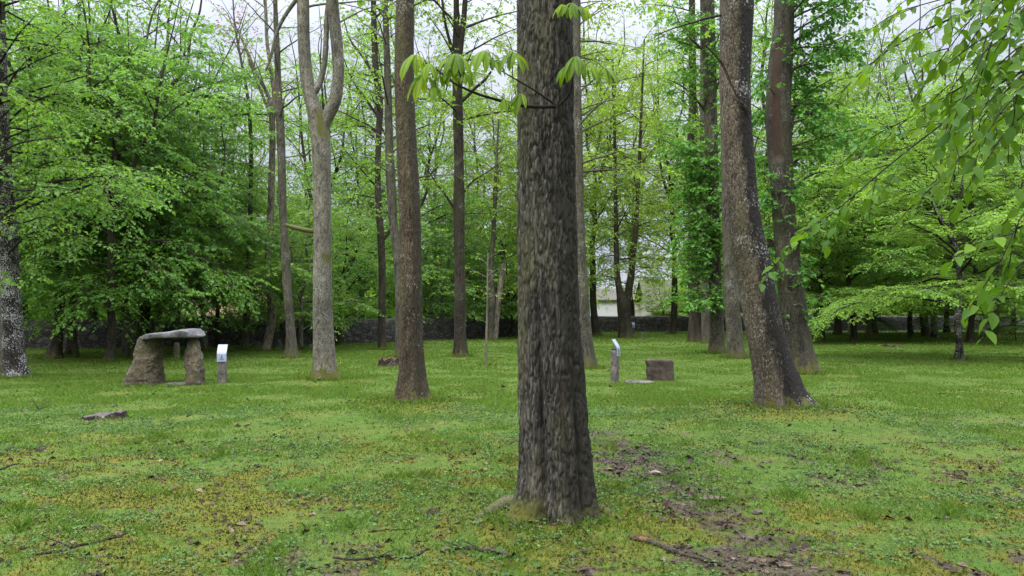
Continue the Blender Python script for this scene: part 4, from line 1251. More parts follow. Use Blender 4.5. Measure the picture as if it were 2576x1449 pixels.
GV, GF, Gv, Gm, off = [], [], [], [], 0
for dens, y0, y1, h0, w0 in ((3000, 4.0, 7.5, 0.034, 0.0046), (2100, 7.5, 12, 0.038, 0.0068), (1500, 12, 20, 0.05, 0.012), (460, 20, 36, 0.06, 0.022), (80, 36, 66, 0.075, 0.045)):
    x, y = scatter(dens, y0, y1)
    z, mo_, ba_, lu = fields(x, y)
    keep = rng.uniform(0, 1, len(x)) < (1 - 0.93 * ba_) * (1 - 0.55 * mo_) * (0.55 + 0.45 * lu)
    x, y, z, mo_, lu = x[keep], y[keep], z[keep], mo_[keep], lu[keep]
    n = len(x)
    tall = 1 + 1.3 * sstep(0.64, 0.76, fbm(x / 0.3 + 31, y / 0.3, None, 3, 606)) * sstep(14, 7, y)
    h = h0 * rng.uniform(0.4, 1.25, n) * (0.55 + 0.6 * lu) * tall * (1 - 0.4 * mo_)
    a = rng.uniform(0, 2 * np.pi, n)
    la = rng.uniform(0, 2 * np.pi, n)
    lean = h * rng.uniform(0.1, 1.1, n)
    w = w0 * rng.uniform(0.6, 1.3, n)
    dx, dy = np.cos(a) * w * 0.5, np.sin(a) * w * 0.5
    lx, ly = np.cos(la) * lean, np.sin(la) * lean
    b = np.stack([x, y, z - 0.008], 1)
    V = np.stack([b + np.stack([dx, dy, 0 * x], 1), b - np.stack([dx, dy, 0 * x], 1),
                  b + np.stack([lx * 0.35 - dx * 0.8, ly * 0.35 - dy * 0.8, h * 0.62], 1), b + np.stack([lx, ly, h], 1)], 1).reshape(-1, 3)
    GV.append(V)
    GF.append(np.arange(n * 4).reshape(-1, 4) + off)
    off += n * 4
    Gv.append(np.repeat(np.clip(rng.normal(0.5, 0.2, n) + 0.25 * (lu - 0.5) - 0.10 * (tall - 1), 0, 1), 4))
for bx_, by_, mr, mo_h, r0 in TREE_BASES:
    if by_ > 33:
        continue
    n = int(1500 * (r0 + 0.12) / (1 + 0.06 * by_) * 2.2)
    ph = rng.uniform(0, 2 * np.pi, n)
    rr = r0 * 1.15 + 0.02 + rng.gamma(1.5, 0.085, n) + 0.10 * np.maximum(fbm(np.cos(ph) * 2 + bx_, np.sin(ph) * 2, None, 3, 9) - 0.4, 0)
    x, y = bx_ + np.cos(ph) * rr, by_ + np.sin(ph) * rr
    cl = fbm(x / 0.15, y / 0.15, None, 3, 88)
    k = cl > 0.42
    x, y, ph = x[k], y[k], ph[k]
    n = len(x)
    z = gheight(x, y)
    h = rng.uniform(0.03, 0.12, n) * (0.6 + 0.02 * by_)
    w = 0.0035 * (1 + 0.09 * by_)
    a = rng.uniform(0, 2 * np.pi, n)
    la = ph + rng.normal(0, 0.8, n)
    lean = h * rng.uniform(0.1, 0.9, n)
    e = np.stack([np.cos(a) * w, np.sin(a) * w, 0 * a], 1)
    t_ = np.stack([np.cos(la) * lean, np.sin(la) * lean, 0 * a], 1)
    b = np.stack([x, y, z - 0.01], 1)
    V = np.stack([b + e, b - e, b + t_ * 0.35 - e * 0.8 + UP * (h * 0.62)[:, None], b + t_ + UP * h[:, None]], 1).reshape(-1, 3)
    GV.append(V)
    GF.append(np.arange(n * 4).reshape(-1, 4) + off)
    off += n * 4
    Gv.append(np.repeat(np.clip(rng.normal(0.45, 0.25, n), 0, 1), 4))
m, nt = new_mat('grass blades')
v = attr(nt, 'v')
pn = noise(nt, objcoord(nt), 1.3, 3, 0.6)
c = ramp(nt, v, [(0.0, (0.031, 0.064, 0.008)), (0.5, (0.078, 0.156, 0.016)), (0.85, (0.125, 0.222, 0.026)), (1.0, (0.16, 0.155, 0.07))])
c = mix(nt, ramp(nt, pn, [(0.45, 0.0), (0.7, 0.5)]), c, (0.115, 0.128, 0.020))
d_ = N(nt, 'ShaderNodeBsdfPrincipled', {'Base Color': c, 'Roughness': 0.55})
d_.inputs['Specular IOR Level'].default_value = 0.1
t_ = N(nt, 'ShaderNodeBsdfTranslucent', {'Color': c})
mx = N(nt, 'ShaderNodeMixShader', {0: 0.35, 1: d_.outputs[0], 2: t_.outputs[0]})
nt.links.new(mx.outputs[0], nt.nodes.new('ShaderNodeOutputMaterial').inputs[0])
grass = link('grass', make_mesh('grass', np.concatenate(GV), np.concatenate(GF), [m], {'v': np.concatenate(Gv)}))
tag(grass, 'short spring grass covering the lawn', kind='stuff')

# ---- low broad leaved weeds
x, y = scatter(110, 4.1, 13)
cl = fbm(x / 0.8 + 11, y / 0.6, None, 3, 707)
k = cl > 0.50
x, y = x[k], y[k]
n = 9
X = np.repeat(x, n) + rng.normal(0, 0.045, len(x) * n)
Y = np.repeat(y, n) + rng.normal(0, 0.045, len(x) * n)
Z, mo_, ba_, lu = fields(X, Y)
q = rng.uniform(0, 1, len(X)) < 1 - 0.6 * ba_
X, Y, Z = X[q], Y[q], Z[q]
b = np.stack([X, Y, Z + rng.uniform(0.005, 0.035, len(X))], 1)
a = norm(rng.normal(0, 1, b.shape) * np.array([1, 1, 0.35]))
nm = UP + rng.normal(0, 0.35, b.shape)
nm = norm(nm - (nm * a).sum(1, keepdims=True) * a)
s = np.cross(a, nm)
l = (rng.uniform(0.014, 0.036, len(X)))[:, None]
V = np.stack([b, b + a * l * 0.5 + s * l * 0.36 + nm * l * 0.12, b + a * l, b + a * l * 0.5 - s * l * 0.36 + nm * l * 0.12], 1)
weed_mat = leaf_mat('weed leaf', (0.026, 0.058, 0.012), (0.056, 0.112, 0.022), (0.098, 0.175, 0.036), 0.3, (1, 1.1, .6), 0.4, 0.0)
wo = link('ground_cover', leaf_mesh('ground_cover', [V], [np.repeat(np.clip(rng.normal(.5, .25, len(X)), 0, 1), 4)], weed_mat))
tag(wo, 'low broad leaved weeds among the grass', kind='stuff')

# ---- moss cushions: dense tiny tufts
x, y = scatter(2600, 4.1, 9.5)
x2, y2 = scatter(900, 9.5, 16)
x, y = np.concatenate([x, x2]), np.concatenate([y, y2])
z, mo_, ba_, lu = fields(x, y)
k = rng.uniform(0, 1, len(x)) < mo_ * (1 - ba_) * 0.8
x, y, z = x[k], y[k], z[k]
a = rng.uniform(0, 2 * np.pi, len(x))
g = 1 + np.maximum(y - 8, 0) * 0.12
w = rng.uniform(0.006, 0.014, len(x)) * g
h = rng.uniform(0.006, 0.024, len(x)) * g
b = np.stack([x, y, z - 0.003], 1)
e = np.stack([np.cos(a) * w, np.sin(a) * w, 0 * a], 1)
e2 = np.stack([-np.sin(a) * w, np.cos(a) * w, 0 * a], 1)
tp = b + np.stack([0 * a, 0 * a, h], 1) + e2 * 0.4
V = np.stack([b - e, b + e2 * 0.8, b + e, tp], 1)
moss_mat = leaf_mat('moss tuft', (0.034, 0.044, 0.007), (0.074, 0.092, 0.012), (0.135, 0.152, 0.02), 0.25, (1.1, 1.1, .5), 0.8, 0.0)
mo_o = link('moss', leaf_mesh('moss', [V], [np.repeat(np.clip(rng.normal(.5, .25, len(x)), 0, 1), 4)], moss_mat))
tag(mo_o, 'yellow green moss cushions in the lawn', kind='stuff')

# ---- dead leaves and bark flakes
x, y = scatter(750, 4.1, 9.5)
x2, y2 = scatter(140, 9.5, 17)
x, y = np.concatenate([x, x2]), np.concatenate([y, y2])
z, mo_, ba_, lu = fields(x, y)
k = rng.uniform(0, 1, len(x)) < 0.055 + 0.90 * ba_
x, y, z = x[k], y[k], z[k]
b = np.stack([x, y, z + rng.uniform(0.002, 0.014, len(x))], 1)
a = norm(rng.normal(0, 1, b.shape) * np.array([1, 1, 0.25]))
nm = UP + rng.normal(0, 0.45, b.shape)
nm = norm(nm - (nm * a).sum(1, keepdims=True) * a)
s = np.cross(a, nm)
l = (rng.gamma(3, 0.010, len(x)) + 0.008)[:, None] * (1 + 0.05 * np.maximum(y - 8, 0))[:, None]
wd = rng.uniform(0.12, 0.4, (len(x), 1))
V = np.stack([b - a * l * .5, b + s * l * wd + nm * l * 0.15, b + a * l * .5, b - s * l * wd + nm * l * 0.15], 1)
litter_mat = leaf_mat('dead leaf', (0.014, 0.009, 0.007), (0.048, 0.031, 0.021), (0.16, 0.115, 0.08), 0.08, (1, 1, 1), 0.6, 0.0)
lo = link('leaf_litter', leaf_mesh('leaf_litter', [V], [np.repeat(np.clip(rng.normal(.42, .26, len(x)), 0, 1), 4)], litter_mat))
tag(lo, 'brown dead leaves and bark flakes on the bare soil', kind='stuff')
# ------------------------------------------------------------------ stones
M_STONE = stone_mat('brown speckled boulder', (0.02, 0.016, 0.010), (0.078, 0.063, 0.040), (0.155, 0.13, 0.09), 20, 0.9, 0.7, (0.05, 0.048, 0.018))
M_CAP = stone_mat('grey slab stone', (0.03, 0.029, 0.028), (0.085, 0.083, 0.08), (0.17, 0.165, 0.16), 12, 0.1, 0.0, bump=0.8)
M_BLOCK = stone_mat('red brown sandstone', (0.014, 0.011, 0.008), (0.046, 0.035, 0.026), (0.085, 0.066, 0.051), 15, 0.1, 0.25, (0.035, 0.035, 0.025))
M_POST = stone_mat('rough granite', (0.03, 0.026, 0.022), (0.095, 0.083, 0.072), (0.2, 0.18, 0.16), 30, 0.3, 0.2)
M_GREYST = stone_mat('weathered grey stone', (0.02, 0.0195, 0.017), (0.058, 0.056, 0.05), (0.12, 0.116, 0.104), 14, 0.2, 0.3)
M_MOSSST = stone_mat('pale mossy stone', (0.05, 0.047, 0.028), (0.115, 0.108, 0.07), (0.2, 0.19, 0.135), 12, 0.1, 0.6, (0.13, 0.13, 0.04))
M_WALL = stone_mat('dark field stone', (0.018, 0.016, 0.014), (0.055, 0.05, 0.044), (0.13, 0.12, 0.11), 5, 0.0, 0.25, (0.03, 0.04, 0.015), bump=0.8, bd=0.05)


def loft(levels, depth, n=40, exp=3.0, rough=0.03, cell=0.18, seed=0, rows=40, axis='z', twist=0.0):
    """stone lofted through (h, left, right[, depth factor]) rows; left/right are offsets along x."""
    lv = np.array([(l + (1.0,))[:4] if len(l) == 3 else l for l in levels], float)
    hs = np.linspace(lv[0, 0], lv[-1, 0], rows)
    lf, rt, df = (np.interp(hs, lv[:, 0], lv[:, i]) for i in (1, 2, 3))
    th = np.arange(n) * 2 * np.pi / n
    c, s = np.cos(th), np.sin(th)
    cx_ = np.sign(c) * np.abs(c) ** (2 / exp)
    sy_ = np.sign(s) * np.abs(s) ** (2 / exp)
    x = ((lf + rt) / 2)[:, None] + ((rt - lf) / 2)[:, None] * cx_[None]
    y = (depth * df)[:, None] * sy_[None] + twist * (x - x.mean())
    z = np.repeat(hs[:, None], n, 1)
    V = np.stack([x, y, z], -1)
    cap0, cap1 = V[0].mean(0), V[-1].mean(0)
    V = np.vstack([V.reshape(-1, 3), cap0[None], cap1[None]])
    i = np.arange(rows - 1)[:, None] * n
    k = np.arange(n)[None]
    k2 = (k + 1) % n
    Fq = np.stack([i + k, i + k2, i + n + k2, i + n + k], -1).reshape(-1, 4)
    a = rows * n
    t0 = np.stack([k[0] * 0 + a, k2[0], k[0]], -1)
    t1 = np.stack([k[0] * 0 + a + 1, (rows - 1) * n + k[0], (rows - 1) * n + k2[0]], -1)
    ctr = V.mean(0)
    dirn = norm(V - ctr)
    d = (fbm(V[:, 0] / cell + seed, V[:, 1] / cell, V[:, 2] / cell, 4, seed) - 0.5) * 2 * rough
    d += (fbm(V[:, 0] / cell * 3, V[:, 1] / cell * 3 + seed, V[:, 2] / cell * 3, 3, seed + 9) - 0.5) * rough
    V = V + dirn * d[:, None]
    if axis == 'x':
        V = np.stack([V[:, 2], V[:, 1], V[:, 0]], -1)
        Fq, t0, t1 = Fq[:, ::-1], t0[:, ::-1], t1[:, ::-1]
    return V, [Fq, np.vstack([t0, t1])]


def px_levels(rows, d, x0, y_ground):
    """(Y, Xleft, Xright[, depth]) image rows -> loft levels relative to a base point"""
    out = []
    for r in rows:
        a, b = at(r[1], r[0], d), at(r[2], r[0], d)
        out.append((a[2], a[0] - x0, b[0] - x0, r[3] if len(r) > 3 else 1.0))
    return out


# ---- dolmen
D = 17.4
base = at(418, 785, D)
base[2] = 0
dol = empty('dolmen', base)
tag(dol, 'small dolmen of two brown uprights carrying a grey capstone, on the lawn', 'dolmen')
left = px_levels([(975, 318, 408, .9), (966, 322, 406), (950, 328, 404), (920, 340, 402, .95), (900, 346, 401, .95), (880, 349, 400, .9), (860, 353, 400, .85), (850, 358, 399, .8), (846, 366, 393, .6)], D, base[0], 0)
V, Fl = loft(left, 0.27, 64, 3.6, 0.05, 0.16, 3, 70, twist=0.35)
link('upright_stone', make_mesh('upright_stone', V, Fl, [M_STONE], smooth=True), dol)
right = px_levels([(970, 472, 516, .9), (960, 470, 514), (930, 470, 513), (905, 466, 509, .95), (890, 465, 505, .9), (870, 473, 500, .8), (858, 476, 497, .7), (851, 480, 494, .5)], D, base[0], 0)
V, Fl = loft(right, 0.24, 56, 3.2, 0.045, 0.15, 7, 70, twist=-0.3)
link('upright_stone', make_mesh('upright_stone', V, Fl, [M_STONE], smooth=True), dol)


def slab(rows, d, depth, x0, seed, n=40, rough=0.025, exp=2.6, pitch=0.0):
    """(X, Ytop, Ybottom[, depth]) -> slab lofted along x"""
    lv = []
    for r in rows:
        a, b = at(r[0], r[1], d), at(r[0], r[2], d)
        lv.append((a[0] - x0, b[2], a[2], r[3] if len(r) > 3 else 1.0))
    V, Fl = loft(lv, depth, n, exp, rough, 0.2, seed, 70, axis='x')
    V[:, 2] += V[:, 1] * pitch
    return V, Fl


V, Fl = slab([(368, 849, 853, .4), (373, 844, 854, .85), (385, 838, 853), (405, 836, 850), (430, 834, 849, 1.05), (455, 830, 849, 1.1), (470, 827, 849, 1.1), (485, 828, 849, 1.0), (497, 835, 848, .9), (507, 844, 848, .5)],
             D, 0.42, base[0], 12, pitch=0.02, exp=6.5, rough=0.032)
link('capstone', make_mesh('capstone', V, Fl, [M_CAP], smooth=True), dol)
V, Fl = slab([(408, 966, 972, .5), (420, 963, 974), (450, 962, 974), (470, 961, 974), (478, 964, 972, .5)], D - 0.1, 0.22, base[0], 15, rough=0.012)
link('sill_stone', make_mesh('sill_stone', V, Fl, [M_GREYST], smooth=True), dol)


def stone(name, label, rows, d, depth, mat, seed, cat='stone', rough=0.03, exp=3.0, twist=0.0, group=None, n=48):
    x = (rows[0][1] + rows[0][2]) / 2
    b = at(x, 785, d)
    b[2] = 0
    lv = px_levels(rows, d, b[0], 0)
    lv = [(lv[0][0] - 0.08,) + tuple(lv[0][1:])] + lv
    V, Fl = loft(lv, depth, n, exp, rough, 0.2, seed, 40, twist=twist)
    o = link(name, make_mesh(name, V, Fl, [mat], smooth=True), None, b)
    return tag(o, label, cat, group)


stone('stone_block', 'squarish red brown stone block with a notched left side, on the lawn', [(953, 1629, 1691), (945, 1628, 1692), (930, 1627, 1691), (922, 1630, 1690), (915, 1626, 1690), (907, 1625, 1688), (904, 1629, 1684, .9)],
      18.4, 0.17, M_BLOCK, 21, rough=0.014, exp=6, twist=-0.25)
b = ground(1607, 962)
lv = [(-0.33, -0.02, 0.02, .4), (-0.28, -0.06, 0.04, .9), (0, -0.06, 0.045, 1), (0.25, -0.06, 0.04, .9), (0.32, -0.02, 0.02, .5)]
V, Fl = loft(lv, 0.22, 40, 2.6, 0.02, 0.15, 23, 40, axis='x')
o = link('stone_slab', make_mesh('stone_slab', V, Fl, [M_GREYST], smooth=True), None, b)
tag(o, 'flat grey stone slab lying between the right info pillar and the block', 'stone')
stone('standing_stone', 'slim mossy standing stone seen through the dolmen opening', [(900, 437, 452), (890, 438, 451), (875, 438, 451), (866, 439, 450), (862, 440, 449, .7)], 27.2, 0.09, M_MOSSST, 31, rough=0.015)
stone('boundary_stone', 'tiny pale square stone beside the stout far tree', [(851, 1609, 1617), (843, 1609, 1617), (837, 1607, 1618)], 47.5, 0.12, M_MOSSST, 33, rough=0.01)
ST = 'low stones along the dark wall'
stone('boulder', 'wide squat boulder just left of the pale crooked trunk', [(886, 630, 662), (872, 632, 660), (862, 640, 655, .8), (859, 644, 652, .5)], 32.0, 0.22, M_GREYST, 35, group=ST)
stone('standing_stone', 'pointed grey stone between the pale crooked and the straight dark trunk', [(886, 685, 712), (874, 688, 710), (864, 693, 708, .8), (856, 697, 703, .5)], 32.3, 0.18, M_GREYST, 36, group=ST)
stone('boulder', 'low lumpy boulder right of the thin green tree trunk', [(884, 770, 791), (875, 769, 790), (868, 772, 786, .8), (865, 776, 782, .5)], 33.0, 0.2, M_GREYST, 37, group=ST)
stone('boulder', 'low boulder between the straight dark trunk and the thin green trunk', [(884, 742, 754), (877, 741, 755), (870, 744, 752, .6)], 33.2, 0.16, M_GREYST, 38, group=ST)

# ---- info pillars
m, nt = new_mat('panel sheet')
finish(nt, (0.26, 0.29, 0.37), 0.4, 0.3)
M_PANEL = m
m, nt = new_mat('panel print')
finish(nt, (0.035, 0.05, 0.12), 0.5, 0.3)
M_PRINT = m
m, nt = new_mat('dark metal')
finish(nt, (0.02, 0.022, 0.03), 0.45, 0.5)
M_METAL = m


def box(V0, V1):
    (x0, y0, z0), (x1, y1, z1) = V0, V1
    V = np.array([(x0, y0, z0), (x1, y0, z0), (x1, y1, z0), (x0, y1, z0), (x0, y0, z1), (x1, y0, z1), (x1, y1, z1), (x0, y1, z1)], float)
    Fq = np.array([(0, 3, 2, 1), (4, 5, 6, 7), (0, 1, 5, 4), (1, 2, 6, 5), (2, 3, 7, 6), (3, 0, 4, 7)])
    return V, Fq


def sheet(prof, w, t):
    """folded sheet: prof (y,z) polyline extruded along x by w, thickness t"""
    prof = np.array(prof, float)
    T = norm(np.gradient(prof, axis=0))
    nrm = np.stack([T[:, 1], -T[:, 0]], 1)
    a, b = prof + nrm * t / 2, prof - nrm * t / 2
    ring = np.vstack([a, b[::-1]])
    n = len(ring)
    V = np.vstack([np.c_[np.full(n, -w / 2), ring], np.c_[np.full(n, w / 2), ring]])
    Fq = [[i, (i + 1) % n, n + (i + 1) % n, n + i] for i in range(n)]
    k = len(prof)
    for s in (0, n):
        for i in range(k - 1):
            f = [s + i, s + i + 1, s + n - 2 - i, s + n - 1 - i]
            Fq.append(f if s else f[::-1])
    return V, np.array(Fq)


def pillar(loc, rz, label, h=0.60, w=0.185):
    root = empty('info_pillar', loc, rz)
    tag(root, label, 'info pillar', 'stone pillars with tilted information panels')
    V, Fl = loft([(-0.1, -w / 2, w / 2), (0, -w / 2, w / 2), (h - 0.02, -w / 2 * .94, w / 2 * .94), (h, -w / 2 * .86, w / 2 * .86, .9)], w * 0.44, 40, 6, 0.006, 0.08, 41, 40)
    link('post', make_mesh('post', V, Fl, [M_POST], smooth=True), root)
    y = -w * 0.5
    prof = [(y, h - 0.13), (y, h + 0.05), (y + 0.02, h + 0.10), (y + 0.10, h + 0.22), (y + 0.12, h + 0.255)]
    V, Fq = sheet(prof, w * 1.12, 0.008)
    p = link('panel', make_mesh('panel', V, Fq, [M_PANEL]), root)
    V, Fq = box((-w * .42, y + 0.006, h - 0.12), (w * .42, y + 0.14, h + 0.045))
    link('bracket', make_mesh('bracket', V, Fq, [M_METAL]), root)
    acc = Acc()
    yy = y - 0.0062
    zc = h - 0.02
    for tri in ([(-.022, -.02), (.022, -.02), (0, .028)], [(-.012, .02), (.012, .02), (0, .045)]):
        Vt = np.array([[x, yy - 0.002 * (tri[0][1] > 0), zc + z] for x, z in tri])
        acc.add(Vt, np.array([[0, 1, 2]]))
    for i, ln in enumerate((.05, .04, .055)):
        V, Fq = box((-ln, yy - 0.001, zc - 0.045 - i * 0.014), (ln, yy + 0.001, zc - 0.039 - i * 0.014))
        acc.add(V, Fq)
    link('emblem', acc.mesh('emblem', [M_PRINT]), p)
    return root


g = ground(559, 961)
pillar(g, R(8), 'info pillar facing the viewer with a bluish white folded panel, right of the dolmen')
g = ground(1546, 960)
pillar(g, R(62), 'info pillar turned sideways, its pale panel seen edge on, left of the stone block', h=0.72)
g = at(1592, 785, 56.0)
g[2] = 0
pillar(g, R(15), 'tiny distant info pillar right beside the stout far tree', h=0.6)

# ---- stumps
M_STUMP = bark_mat('rotting stump bark', (0.03, 0.022, 0.016), (0.085, 0.06, 0.045), (0.17, 0.12, 0.09), 14, 0.5, 0.15, moss_h=0.1, moss_amt=0.5)
m, nt = new_mat('weathered cut wood')
oc = objcoord(nt)
wv = N(nt, 'ShaderNodeTexWave', {'Vector': oc, 'Scale': 14.0, 'Distortion': 6.0, 'Detail': 4.0}, wave_type='RINGS', rings_direction='Z')
nn = noise(nt, oc, 22, 6, 0.7)
c = ramp(nt, math_(nt, 'ADD', math_(nt, 'MULTIPLY', wv.outputs['Fac'], 0.35), math_(nt, 'MULTIPLY', nn, 0.65)), [(0.3, (0.022, 0.016, 0.016)), (0.5, (0.055, 0.042, 0.04)), (0.7, (0.11, 0.09, 0.082))])
finish(nt, c, 0.85, 0.2, nn, 0.7, 0.02)
M_CUT = m
m, nt = new_mat('decayed orange wood')
nn = noise(nt, objcoord(nt, (1, 1, 0.3)), 18, 6, 0.7)
finish(nt, ramp(nt, nn, [(0.35, (0.012, 0.008, 0.005)), (0.5, (0.055, 0.030, 0.015)), (0.65, (0.14, 0.085, 0.04))]), 0.9, 0.15, nn, 0.8, 0.02)
M_ROT = m


def stump(label, X, Y, rx, ry, h, seed, ragged, mat_top, tilt=(0, 0), n=64):
    rng = np.random.default_rng(seed)
    g = ground(X, Y)
    root = empty('tree_stump', g)
    tag(root, label, 'tree stump')
    th = np.arange(n) * 2 * np.pi / n
    rr = 1 + 0.35 * (fbm(np.cos(th) * 1.6 + seed, np.sin(th) * 1.6, None, 3, seed) - 0.5)
    hh = h * (1 + ragged * (fbm(np.cos(th) * 3.2 + seed, np.sin(th) * 3.2, None, 4, seed + 5) - 0.5) * 2) + tilt[0] * np.cos(th) * rx + tilt[1] * np.sin(th) * ry
    rows = []
    zs = [-0.1, 0.0, 0.25, 0.6, 0.9, 1.0]
    fl = [1.3, 1.18, 1.07, 1.01, 0.99, 0.95]
    for z, f in zip(zs, fl):
        bump = 1 + 0.09 * (fbm(np.cos(th) * 9, np.sin(th) * 9, np.full(n, z * 2), 3, seed + 2) - 0.5)
        rows.append(np.stack([np.cos(th) * rx * rr * f * bump, np.sin(th) * ry * rr * f * bump, hh * z if z > 0 else np.full(n, z)], 1))
    V = np.vstack(rows)
    i = np.arange(len(zs) - 1)[:, None] * n
    k = np.arange(n)[None]
    k2 = (k + 1) % n
    Fq = np.stack([i + k, i + k2, i + n + k2, i + n + k], -1).reshape(-1, 4)
    z0 = np.zeros(len(V))
    link('stump_bark', make_mesh('stump_bark', V, Fq, [M_STUMP], {'h': np.maximum(V[:, 2], 0), 'side': z0, 'wound': z0, 'mossy': z0}, True), root)
    tops = [rows[-1]]
    for f in (0.8, 0.55, 0.3, 0.1):
        q = rows[-1] * f
        q[:, 2] = rows[-1][:, 2] * f ** 2 + (1 - f ** 2) * h * (1 - 0.5 * ragged) + (fbm(q[:, 0] * 9, q[:, 1] * 9, None, 3, seed) - .5) * h * 0.35
        tops.append(q)
    V = np.vstack(tops + [np.array([[0, 0, h * (1 - 0.5 * ragged)]])])
    i = np.arange(4)[:, None] * n
    Fq = np.stack([i + k, i + k2, i + n + k2, i + n + k], -1).reshape(-1, 4)
    t = np.stack([4 * n + k[0], 4 * n + k2[0], np.full(n, 5 * n)], -1)
    link('cut_face', make_mesh('cut_face', V, [Fq, t], [mat_top], smooth=True), root)
    return root


stump('low wide stump with purplish grey cut face, in front of the dolmen', 262, 1058, 0.285, 0.24, 0.10, 51, 0.35, M_CUT, (0.10, 0.02))
stump('ragged decayed orange brown stump left of the tall dark trunk', 978, 921, 0.30, 0.26, 0.20, 52, 0.75, M_ROT)
stump('small flat rotten stump far out on the right lawn', 2243, 873, 0.42, 0.35, 0.10, 53, 0.6, M_ROT)

# ---- fallen branches, bark pieces
rng = np.random.default_rng(61)


def fallen(name, label, pts, w0, w1, seed, cat='fallen branch', mat='twig', sides=9, twigs=0, lift=0.0, flat=1.0):
    rg = np.random.default_rng(seed)
    g = np.array([ground(X, Y) for X, Y in pts])
    P = smooth_path(g, 24)
    P[:, :2] += np.cumsum(rg.normal(0, 0.006, (24, 2)), axis=0)
    r = np.linspace(w0, w1, 24) / 2 / F * P[:, 1] * (1 + 0.25 * rg.uniform(-1, 1, 24))
    P[:, 2] = gheight(P[:, 0], P[:, 1]) + r * 0.55 * flat + lift
    base = P[0].copy()
    acc = Acc()
    V, Fq = tubes(P[None], r[None], sides)
    V[:, 2] = (V[:, 2] - base[2]) * 1.0 + base[2]
    V += (fbm(V[:, 0] * 30, V[:, 1] * 30, V[:, 2] * 30, 3, seed)[:, None] - 0.5) * r.mean() * 0.7
    acc.add(V - base, Fq, h=9.0, side=0.0, wound=0.0, mossy=0.0)
    for i in range(twigs):
        k = rg.integers(4, 22)
        a = rg.uniform(0, 6.28)
        L = rg.uniform(0.12, 0.3)
        u = np.linspace(0, 1, 6)[:, None]
        q = P[k] + u * L * np.array([math.cos(a), math.sin(a), rg.uniform(0.05, 0.4)]) + rg.normal(0, 0.01, (6, 3)) * u
        V, Fq = tubes(q[None], (r[k] * 0.5 * np.linspace(1, .3, 6))[None], 5)
        acc.add(V - base, Fq, h=9.0, side=0.0, wound=0.0, mossy=0.0)
    o = link(name, acc.mesh(name, [BARK[mat]], True), None, base)
    return tag(o, label, cat)


fallen('fallen_branch', 'fallen brown branch with broken pale end, at the foot of the frame left of centre', [(1105, 1392), (1160, 1386), (1220, 1392), (1295, 1409)], 9, 15, 1, mat='dark', twigs=3)
fallen('fallen_branch', 'long dark fallen branch sloping right from the foot of the central trunk', [(1582, 1362), (1650, 1378), (1730, 1400), (1800, 1418), (1880, 1440)], 14, 11, 2, mat='dark', twigs=2)
fallen('fallen_branch', 'forked pale fallen branch near the bottom edge at right', [(1950, 1424), (1980, 1416), (2010, 1420), (2040, 1410)], 11, 6, 3, mat='grey', twigs=2)
fallen('fallen_branch', 'dark fallen branch at the lower left, lying almost level', [(85, 1400), (160, 1392), (230, 1374), (330, 1345)], 9, 5, 4, twigs=3)
fallen('fallen_branch', 'crooked dark branch along the bottom edge left of the central trunk', [(840, 1405), (900, 1412), (970, 1400), (1040, 1400), (1100, 1382)], 7, 5, 5, twigs=3)
fallen('fallen_branch', 'short thin twig in the moss left of the central trunk', [(925, 1344), (980, 1340), (1040, 1336)], 4, 3, 6)
fallen('fallen_branch', 'little brown stick on the tan patch right of the low stump', [(470, 1052), (485, 1047), (500, 1043)], 4, 3, 7)
fallen('fallen_branch', 'thin dark root like stick at the left edge of the lawn', [(0, 1180), (30, 1172), (60, 1165)], 7, 4, 8)


def bark_piece(label, X, Y, L, W, rz, seed, mat):
    g = ground(X, Y)
    g[2] = gheight(g[0], g[1])[0] + 0.012
    V, Fl = loft([(-L / 2, -0.008, 0.006, .3), (-L * .35, -0.012, 0.016, .9), (0, -0.012, 0.022, 1), (L * .3, -0.012, 0.018, .8), (L / 2, -0.008, 0.008, .3)], W / 2, 28, 2.4, 0.012, 0.06, seed, 30, axis='x')
    o = link('bark_piece', make_mesh('bark_piece', V, Fl, [mat], smooth=True), None, g, (0, 0, rz))
    return tag(o, label, 'bark piece')


M_BARKP = stone_mat('old loose bark', (0.02, 0.014, 0.012), (0.07, 0.05, 0.042), (0.15, 0.115, 0.10), 25)
M_WOODP = stone_mat('pale split wood', (0.1, 0.07, 0.055), (0.2, 0.155, 0.13), (0.3, 0.25, 0.215), 18)
bark_piece('dark slab of loose bark on the worn path', 1793, 1259, 0.27, 0.12, 0.1, 71, M_BARKP)
bark_piece('pale pinkish splinter of wood on the worn path', 1648, 1196, 0.13, 0.06, -0.3, 72, M_WOODP)
bark_piece('reddish rotten bark lump right of the central trunk base', 1612, 1368, 0.14, 0.09, -0.5, 73, M_ROT)
bark_piece('small dark bark flake right of the dark slab', 1905, 1292, 0.10, 0.06, 0.5, 74, M_BARKP)

# the dry twiggy seedling in the grass, left
g0 = ground(100, 1032)
acc = Acc()
for i in range(9):
    a = rng.uniform(0, 6.28)
    L = rng.uniform(0.12, 0.26)
    u = np.linspace(0, 1, 7)[:, None]
    q = u * L * np.array([math.cos(a) * 1.3, math.sin(a) * 0.8, rng.uniform(0.35, 1.1)]) + np.cumsum(rng.normal(0, 0.012, (7, 3)), axis=0) * u
    V, Fq = tubes(q[None], (0.004 * np.linspace(1, .4, 7))[None], 5)
    acc.add(V, Fq, h=9.0, side=0.0, wound=0.0, mossy=0.0)
    q2 = q[3] + u * L * 0.4 * np.array([math.cos(a + 1), math.sin(a + 1), .4])
    V, Fq = tubes(q2[None], (0.0025 * np.linspace(1, .4, 7))[None], 4)
    acc.add(V, Fq, h=9.0, side=0.0, wound=0.0, mossy=0.0)
tag(link('dry_twig', acc.mesh('dry_twig', [BARK['twig']], True), None, g0), 'dry branching twig sticking out of the grass, left of the low stump', 'twig')

